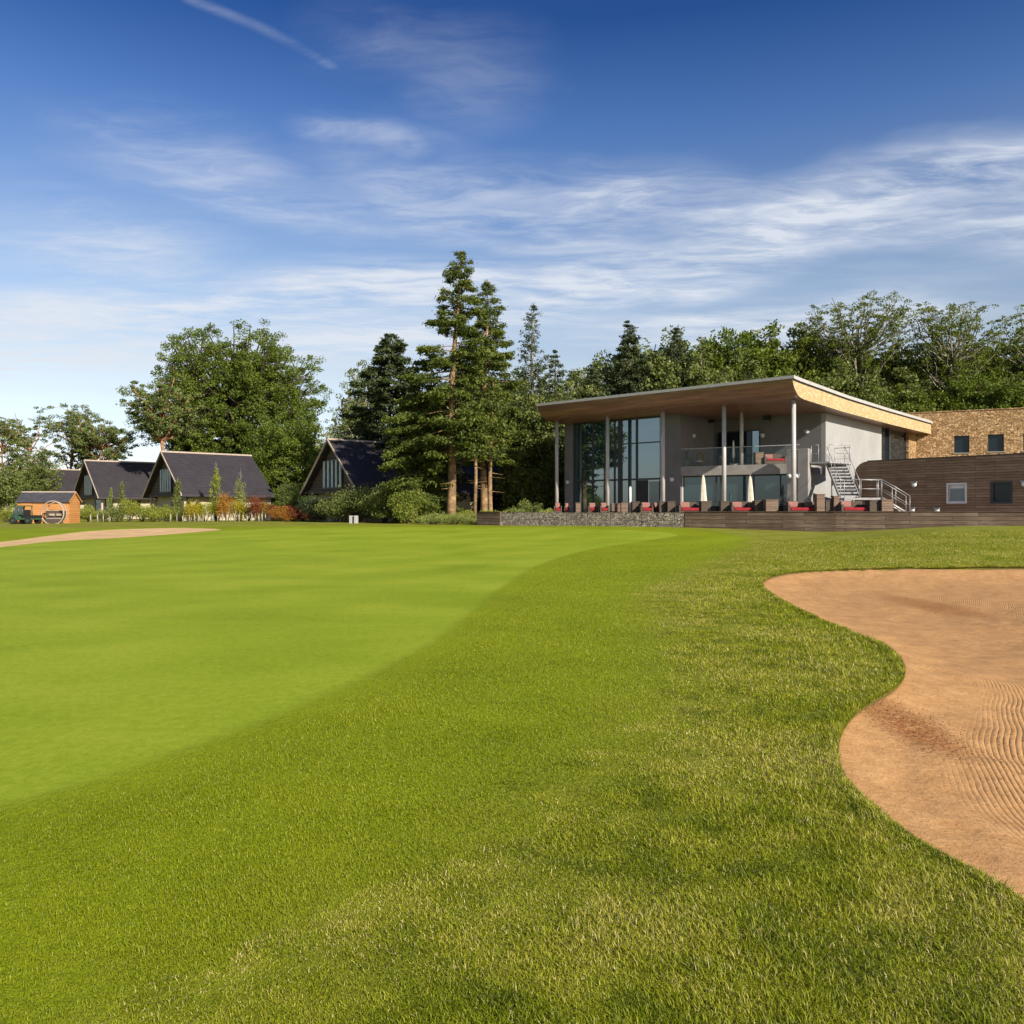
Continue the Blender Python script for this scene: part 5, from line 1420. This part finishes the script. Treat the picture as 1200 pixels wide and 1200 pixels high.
# utility vehicle
Y = 69.0; x = TX(30, Y); zg = float(H(x, Y))
uv = thing('utility_vehicle', 'small green utility buggy with a boxy glazed cab and black wheels', 'utility vehicle', (x, Y, zg), RAD(-12))
b = MB(); b.box(-.95, -.05, -.55, .55, .32, .62); b.box(-.05, 1.05, -.55, .55, .34, .50); b.obj('body', M_green, uv, .04)
b = MB()
b.add([(-.98,-.5,.6),(-.3,-.52,.6),(-.3,.52,.6),(-.98,.5,.6),(-.92,-.45,.78),(-.3,-.52,.88),(-.3,.52,.88),(-.92,.45,.78)], [(0,3,2,1),(4,5,6,7),(0,1,5,4),(1,2,6,5),(2,3,7,6),(3,0,4,7)]); b.obj('bonnet', M_green, uv, .03)
cab = MB()
for xx, yy, x2 in ((-.72,-.5,-.55), (-.72,.5,-.55), (.18,-.5,.14), (.18,.5,.14), (-.22,-.5,-.2)): cab.tube([(xx,yy,.6),(x2,yy,1.42)], .05, 6)
cab = cab.obj('cab_frame', M_green, uv)
b = MB(); b.box(-.62, .22, -.56, .56, 1.42, 1.50); b.obj('cab_roof', M_green, cab, .03)
b = MB(); b.add([(-.72,-.46,.72),(-.72,.46,.72),(-.56,.46,1.40),(-.56,-.46,1.40)], [(0,1,2,3)]); b.box(-.18,.13,-.505,-.495,.75,1.38); b.box(-.62,-.24,-.505,-.495,.8,1.38); b.obj('windscreen', M_gblue, cab)
b = MB(); b.box(-.28, .1, -.42, .42, .55, .72); b.box(.02, .14, -.42, .42, .72, 1.15); b.obj('seat', M_black, uv, .03)
b = MB(); b.box(.25, 1.1, -.56, .56, .5, .56); b.box(.25,1.1,-.56,-.52,.56,.72); b.box(.25,1.1,.52,.56,.56,.72); b.box(1.06,1.1,-.52,.52,.56,.72); b.obj('cargo_bed', M_black, uv, .01)
for sx, sy in ((-.68,-.5), (-.68,.5), (.72,-.5), (.72,.5)):
    b = MB(); b.tube([(sx, sy-.12, .28), (sx, sy+.12, .28)], .29, 20); w = b.obj('wheel', M_black, uv, .02)
    b = MB(); s = -1 if sy < 0 else 1; b.tube([(sx, sy+s*.121, .28), (sx, sy+s*.135, .28)], .13, 14); b.obj('rim', M_green, w)
for s in (-1, 1):
    b = MB(); b.tube([(-.985, s*.34, .68), (-1.01, s*.34, .68)], .07, 10); b.obj('headlight', M_wframe, uv)
# tee box: a white box bin with two doors and a dark slot
Y = 62.0; x = TX(414.5, Y); zg = float(H(x, Y))
tb_ = thing('litter_bin', 'small white box bin with a dark middle slot at the edge of the lawn', 'bin', (x, Y, zg), RAD(-10))
b = MB(); b.box(-.12, .12, -.12, .12, 0, .50); b.obj('body', M_black, tb_)
for s in (-1, 1):
    b = MB(); xx = sorted((s*.07, s*.30)); b.box(xx[0], xx[1], -.15, .15, -.02, .56); b.obj('side_panel', M_edge, tb_, .015)
# ------------------------------------------------------------------ sky, sun, camera
SUN_EL, SUN_AZ = RAD(28.5), RAD(140)     # azimuth clockwise from +Y
w = bpy.data.worlds.new('World'); scene.world = w; w.use_nodes = True
t = NT(w.node_tree)
sky = t.n('ShaderNodeTexSky'); sky.sky_type = 'NISHITA'; sky.sun_disc = False
sky.sun_elevation = SUN_EL; sky.sun_rotation = SUN_AZ
sky.air_density = 1.0; sky.dust_density = 1.0; sky.ozone_density = 3.5; sky.altitude = 200
hs = t.n('ShaderNodeHueSaturation'); hs.inputs['Saturation'].default_value = SKY_SAT; hs.inputs['Value'].default_value = 1.0
# clear dry air overhead, milky towards the horizon: a gain on the sky by height of the direction
tc0 = t.n('ShaderNodeTexCoord'); sp0 = t.n('ShaderNodeSeparateXYZ'); t.l(tc0.outputs['Generated'], sp0.inputs[0])
gain = t.ramp(sp0.outputs[2], [(0.0, (.78, .71, .76)), (.08, (.87, .72, .69)), (.155, (.965, .71, .565)), (.24, (.80, .675, .61)), (.33, (.565, .56, .61)), (.41, (.33, .43, .585)), (.50, (.115, .235, .43)), (.7, (.12, .23, .42))])
gain2 = t.n('ShaderNodeVectorMath', operation='SCALE'); t.l(gain, gain2.inputs[0]); gain2.inputs['Scale'].default_value = 2.0
t.l(t.mix(1.0, sky.outputs[0], gain2.outputs[0], 'MULTIPLY'), hs.inputs['Color'])
tc = t.n('ShaderNodeTexCoord'); sep = t.n('ShaderNodeSeparateXYZ'); t.l(tc.outputs['Generated'], sep.inputs[0])
zc = t.m('MAXIMUM', sep.outputs[2], 0.02)
zz = t.m('ADD', zc, 0.03)
X_ = t.m('DIVIDE', sep.outputs[0], zz); Y_ = t.m('DIVIDE', sep.outputs[1], zz)
cv = t.n('ShaderNodeCombineXYZ'); t.l(X_, cv.inputs[0]); t.l(Y_, cv.inputs[1]); P = cv.outputs[0]
def P_of(px, py):
    d = np.array([(px-600)/F, 1.0, (600-py)/F]); d /= np.linalg.norm(d); return d[0]/(d[2]+.03), d[1]/(d[2]+.03)
def band(pts, wid, raw=False):
    """density round a polyline laid out on the cloud sheet"""
    best = None
    for (ax, ay), (bx, by) in zip(pts[:-1], pts[1:]):
        ex, ey = bx-ax, by-ay; L2 = ex*ex+ey*ey
        rx = t.m('SUBTRACT', X_ if raw else XW, ax); ry = t.m('SUBTRACT', Y_ if raw else YW, ay)
        tt = t.m('MULTIPLY', t.m('ADD', t.m('MULTIPLY', rx, ex), t.m('MULTIPLY', ry, ey)), 1/L2, clamp=True)
        qx = t.m('SUBTRACT', rx, t.m('MULTIPLY', tt, ex)); qy = t.m('SUBTRACT', ry, t.m('MULTIPLY', tt, ey))
        d = t.m('SQRT', t.m('ADD', t.m('MULTIPLY', qx, qx), t.m('MULTIPLY', qy, qy)))
        best = d if best is None else t.m('MINIMUM', best, d)
    return t.sstep(best, 0.0, wid, 1, 0)
nw = t.noise(P, 0.9, 4, 0.6, col=True); sn = t.n('ShaderNodeSeparateColor'); t.l(nw, sn.inputs[0])
XW = t.m('ADD', X_, t.m('MULTIPLY', t.m('SUBTRACT', sn.outputs[0], 0.5), 0.75)); YW = t.m('ADD', Y_, t.m('MULTIPLY', t.m('SUBTRACT', sn.outputs[1], 0.5), 0.75))
cw2 = t.n('ShaderNodeCombineXYZ'); t.l(XW, cw2.inputs[0]); t.l(YW, cw2.inputs[1])
wisp = t.noise(t.mapping(cw2.outputs[0], (0.75, 2.6, 1), (0, 0, RAD(-18))), 1.5, 9, 0.62, 0.3)
fine = t.noise(t.mapping(P, (1, 2.2, 1), (0, 0, RAD(22))), 3.5, 7, 0.66, 0.6)
q = P_of
b1 = band([q(-150, 400), q(0, 382), q(150, 378), q(330, 362), q(480, 345), q(620, 350), q(760, 330)], 0.62)
b2 = band([q(600, 362), q(700, 345), q(790, 318), q(880, 300), q(900, 262), q(1000, 235), q(1100, 215), q(1260, 190)], 0.42)
b3 = band([q(700, 235), q(790, 248), q(900, 285), q(1010, 270), q(1150, 265), q(1260, 280)], 0.38)
b4 = band([q(480, 395), q(250, 415), q(0, 420), q(-150, 430)], 0.8)
b5 = band([q(790, 385), q(900, 392), q(1010, 380)], 0.7)
b6 = band([q(380, 150), q(455, 158), q(480, 175)], 0.13, True)
b7 = band([q(440, 60), q(520, 75), q(580, 90), q(560, 125)], 0.24)
b8 = band([q(225, 0), q(300, 30), q(345, 52), q(388, 77)], 0.026, True)
b9 = band([q(180, 175), q(270, 225), q(330, 235), q(400, 250)], 0.34)
b10 = band([q(480, 225), q(560, 245), q(640, 255), q(700, 300)], 0.5)
b11 = band([q(120, 300), q(170, 285), q(160, 330), q(220, 350)], 0.5)
def sc(x, k): return t.m('MULTIPLY', x, k)
def mxm(*a):
    r = a[0]
    for v in a[1:]: r = t.m('MAXIMUM', r, v)
    return r
env = mxm(sc(b1, 1.0), sc(b2, .95), sc(b3, .75), sc(b4, .9), sc(b5, .9), sc(b6, .36), sc(b7, .16), sc(b8, .24), sc(b9, .4), sc(b10, .5), sc(b11, .45))
dens = t.m('MULTIPLY', env, t.sstep(wisp, 0.28, 0.74))
dens = t.m('ADD', dens, t.m('MULTIPLY', t.m('MULTIPLY', env, t.sstep(fine, 0.38, 0.72)), 0.5))
veil = t.m('MULTIPLY', t.sstep(t.noise(t.mapping(P, (0.6, 1.5, 1), (0, 0, RAD(-12))), 0.9, 5, 0.6), 0.42, 0.8), t.sstep(zc, 0.42, 0.22, 0, 1))
dens = t.m('ADD', dens, t.m('MULTIPLY', veil, 0.3))
elsewhere = t.m('MULTIPLY', t.sstep(sep.outputs[1], 0.25, -0.1), t.sstep(wisp, 0.45, 0.75))
dens = t.m('ADD', dens, t.m('MULTIPLY', elsewhere, 0.5))
dens = t.m('MULTIPLY', dens, t.sstep(zc, 0.02, 0.12, 0.5, 1.0))
dens = t.m('MINIMUM', dens, 0.9)
col = t.mix(dens, t.mix(1.0, hs.outputs[0], SKY_TINT, 'MULTIPLY'), CLOUD)
bg = t.n('ShaderNodeBackground'); t.l(col, bg.inputs[0]); bg.inputs[1].default_value = SKY_STR
t.l(bg.outputs[0], t.n('ShaderNodeOutputWorld').inputs[0])

sl = bpy.data.lights.new('sun', 'SUN'); sl.energy = SUN_E; sl.angle = RAD(0.53); sl.color = (1.0, 0.91, 0.79)
so = bpy.data.objects.new('sun', sl); COL.objects.link(so)
d = Vector((math.sin(SUN_AZ)*math.cos(SUN_EL), math.cos(SUN_AZ)*math.cos(SUN_EL), math.sin(SUN_EL)))
so.rotation_euler = d.to_track_quat('Z', 'Y').to_euler(); so.location = (20, -25, 30)

cam = bpy.data.cameras.new('camera'); co = bpy.data.objects.new('camera', cam); COL.objects.link(co)
co.location = (0, 0, EYE); co.rotation_euler = (RAD(90), 0, 0)
cam.sensor_width = 36; cam.lens = 30; cam.clip_start = 0.05; cam.clip_end = 9000
scene.camera = co
scene.view_settings.view_transform = 'Standard'; scene.view_settings.look = 'None'
scene.view_settings.exposure = EXPO; scene.view_settings.gamma = 1
cy = scene.cycles
cy.max_bounces = 8; cy.diffuse_bounces = 3; cy.transparent_max_bounces = 12; cy.use_denoising = True
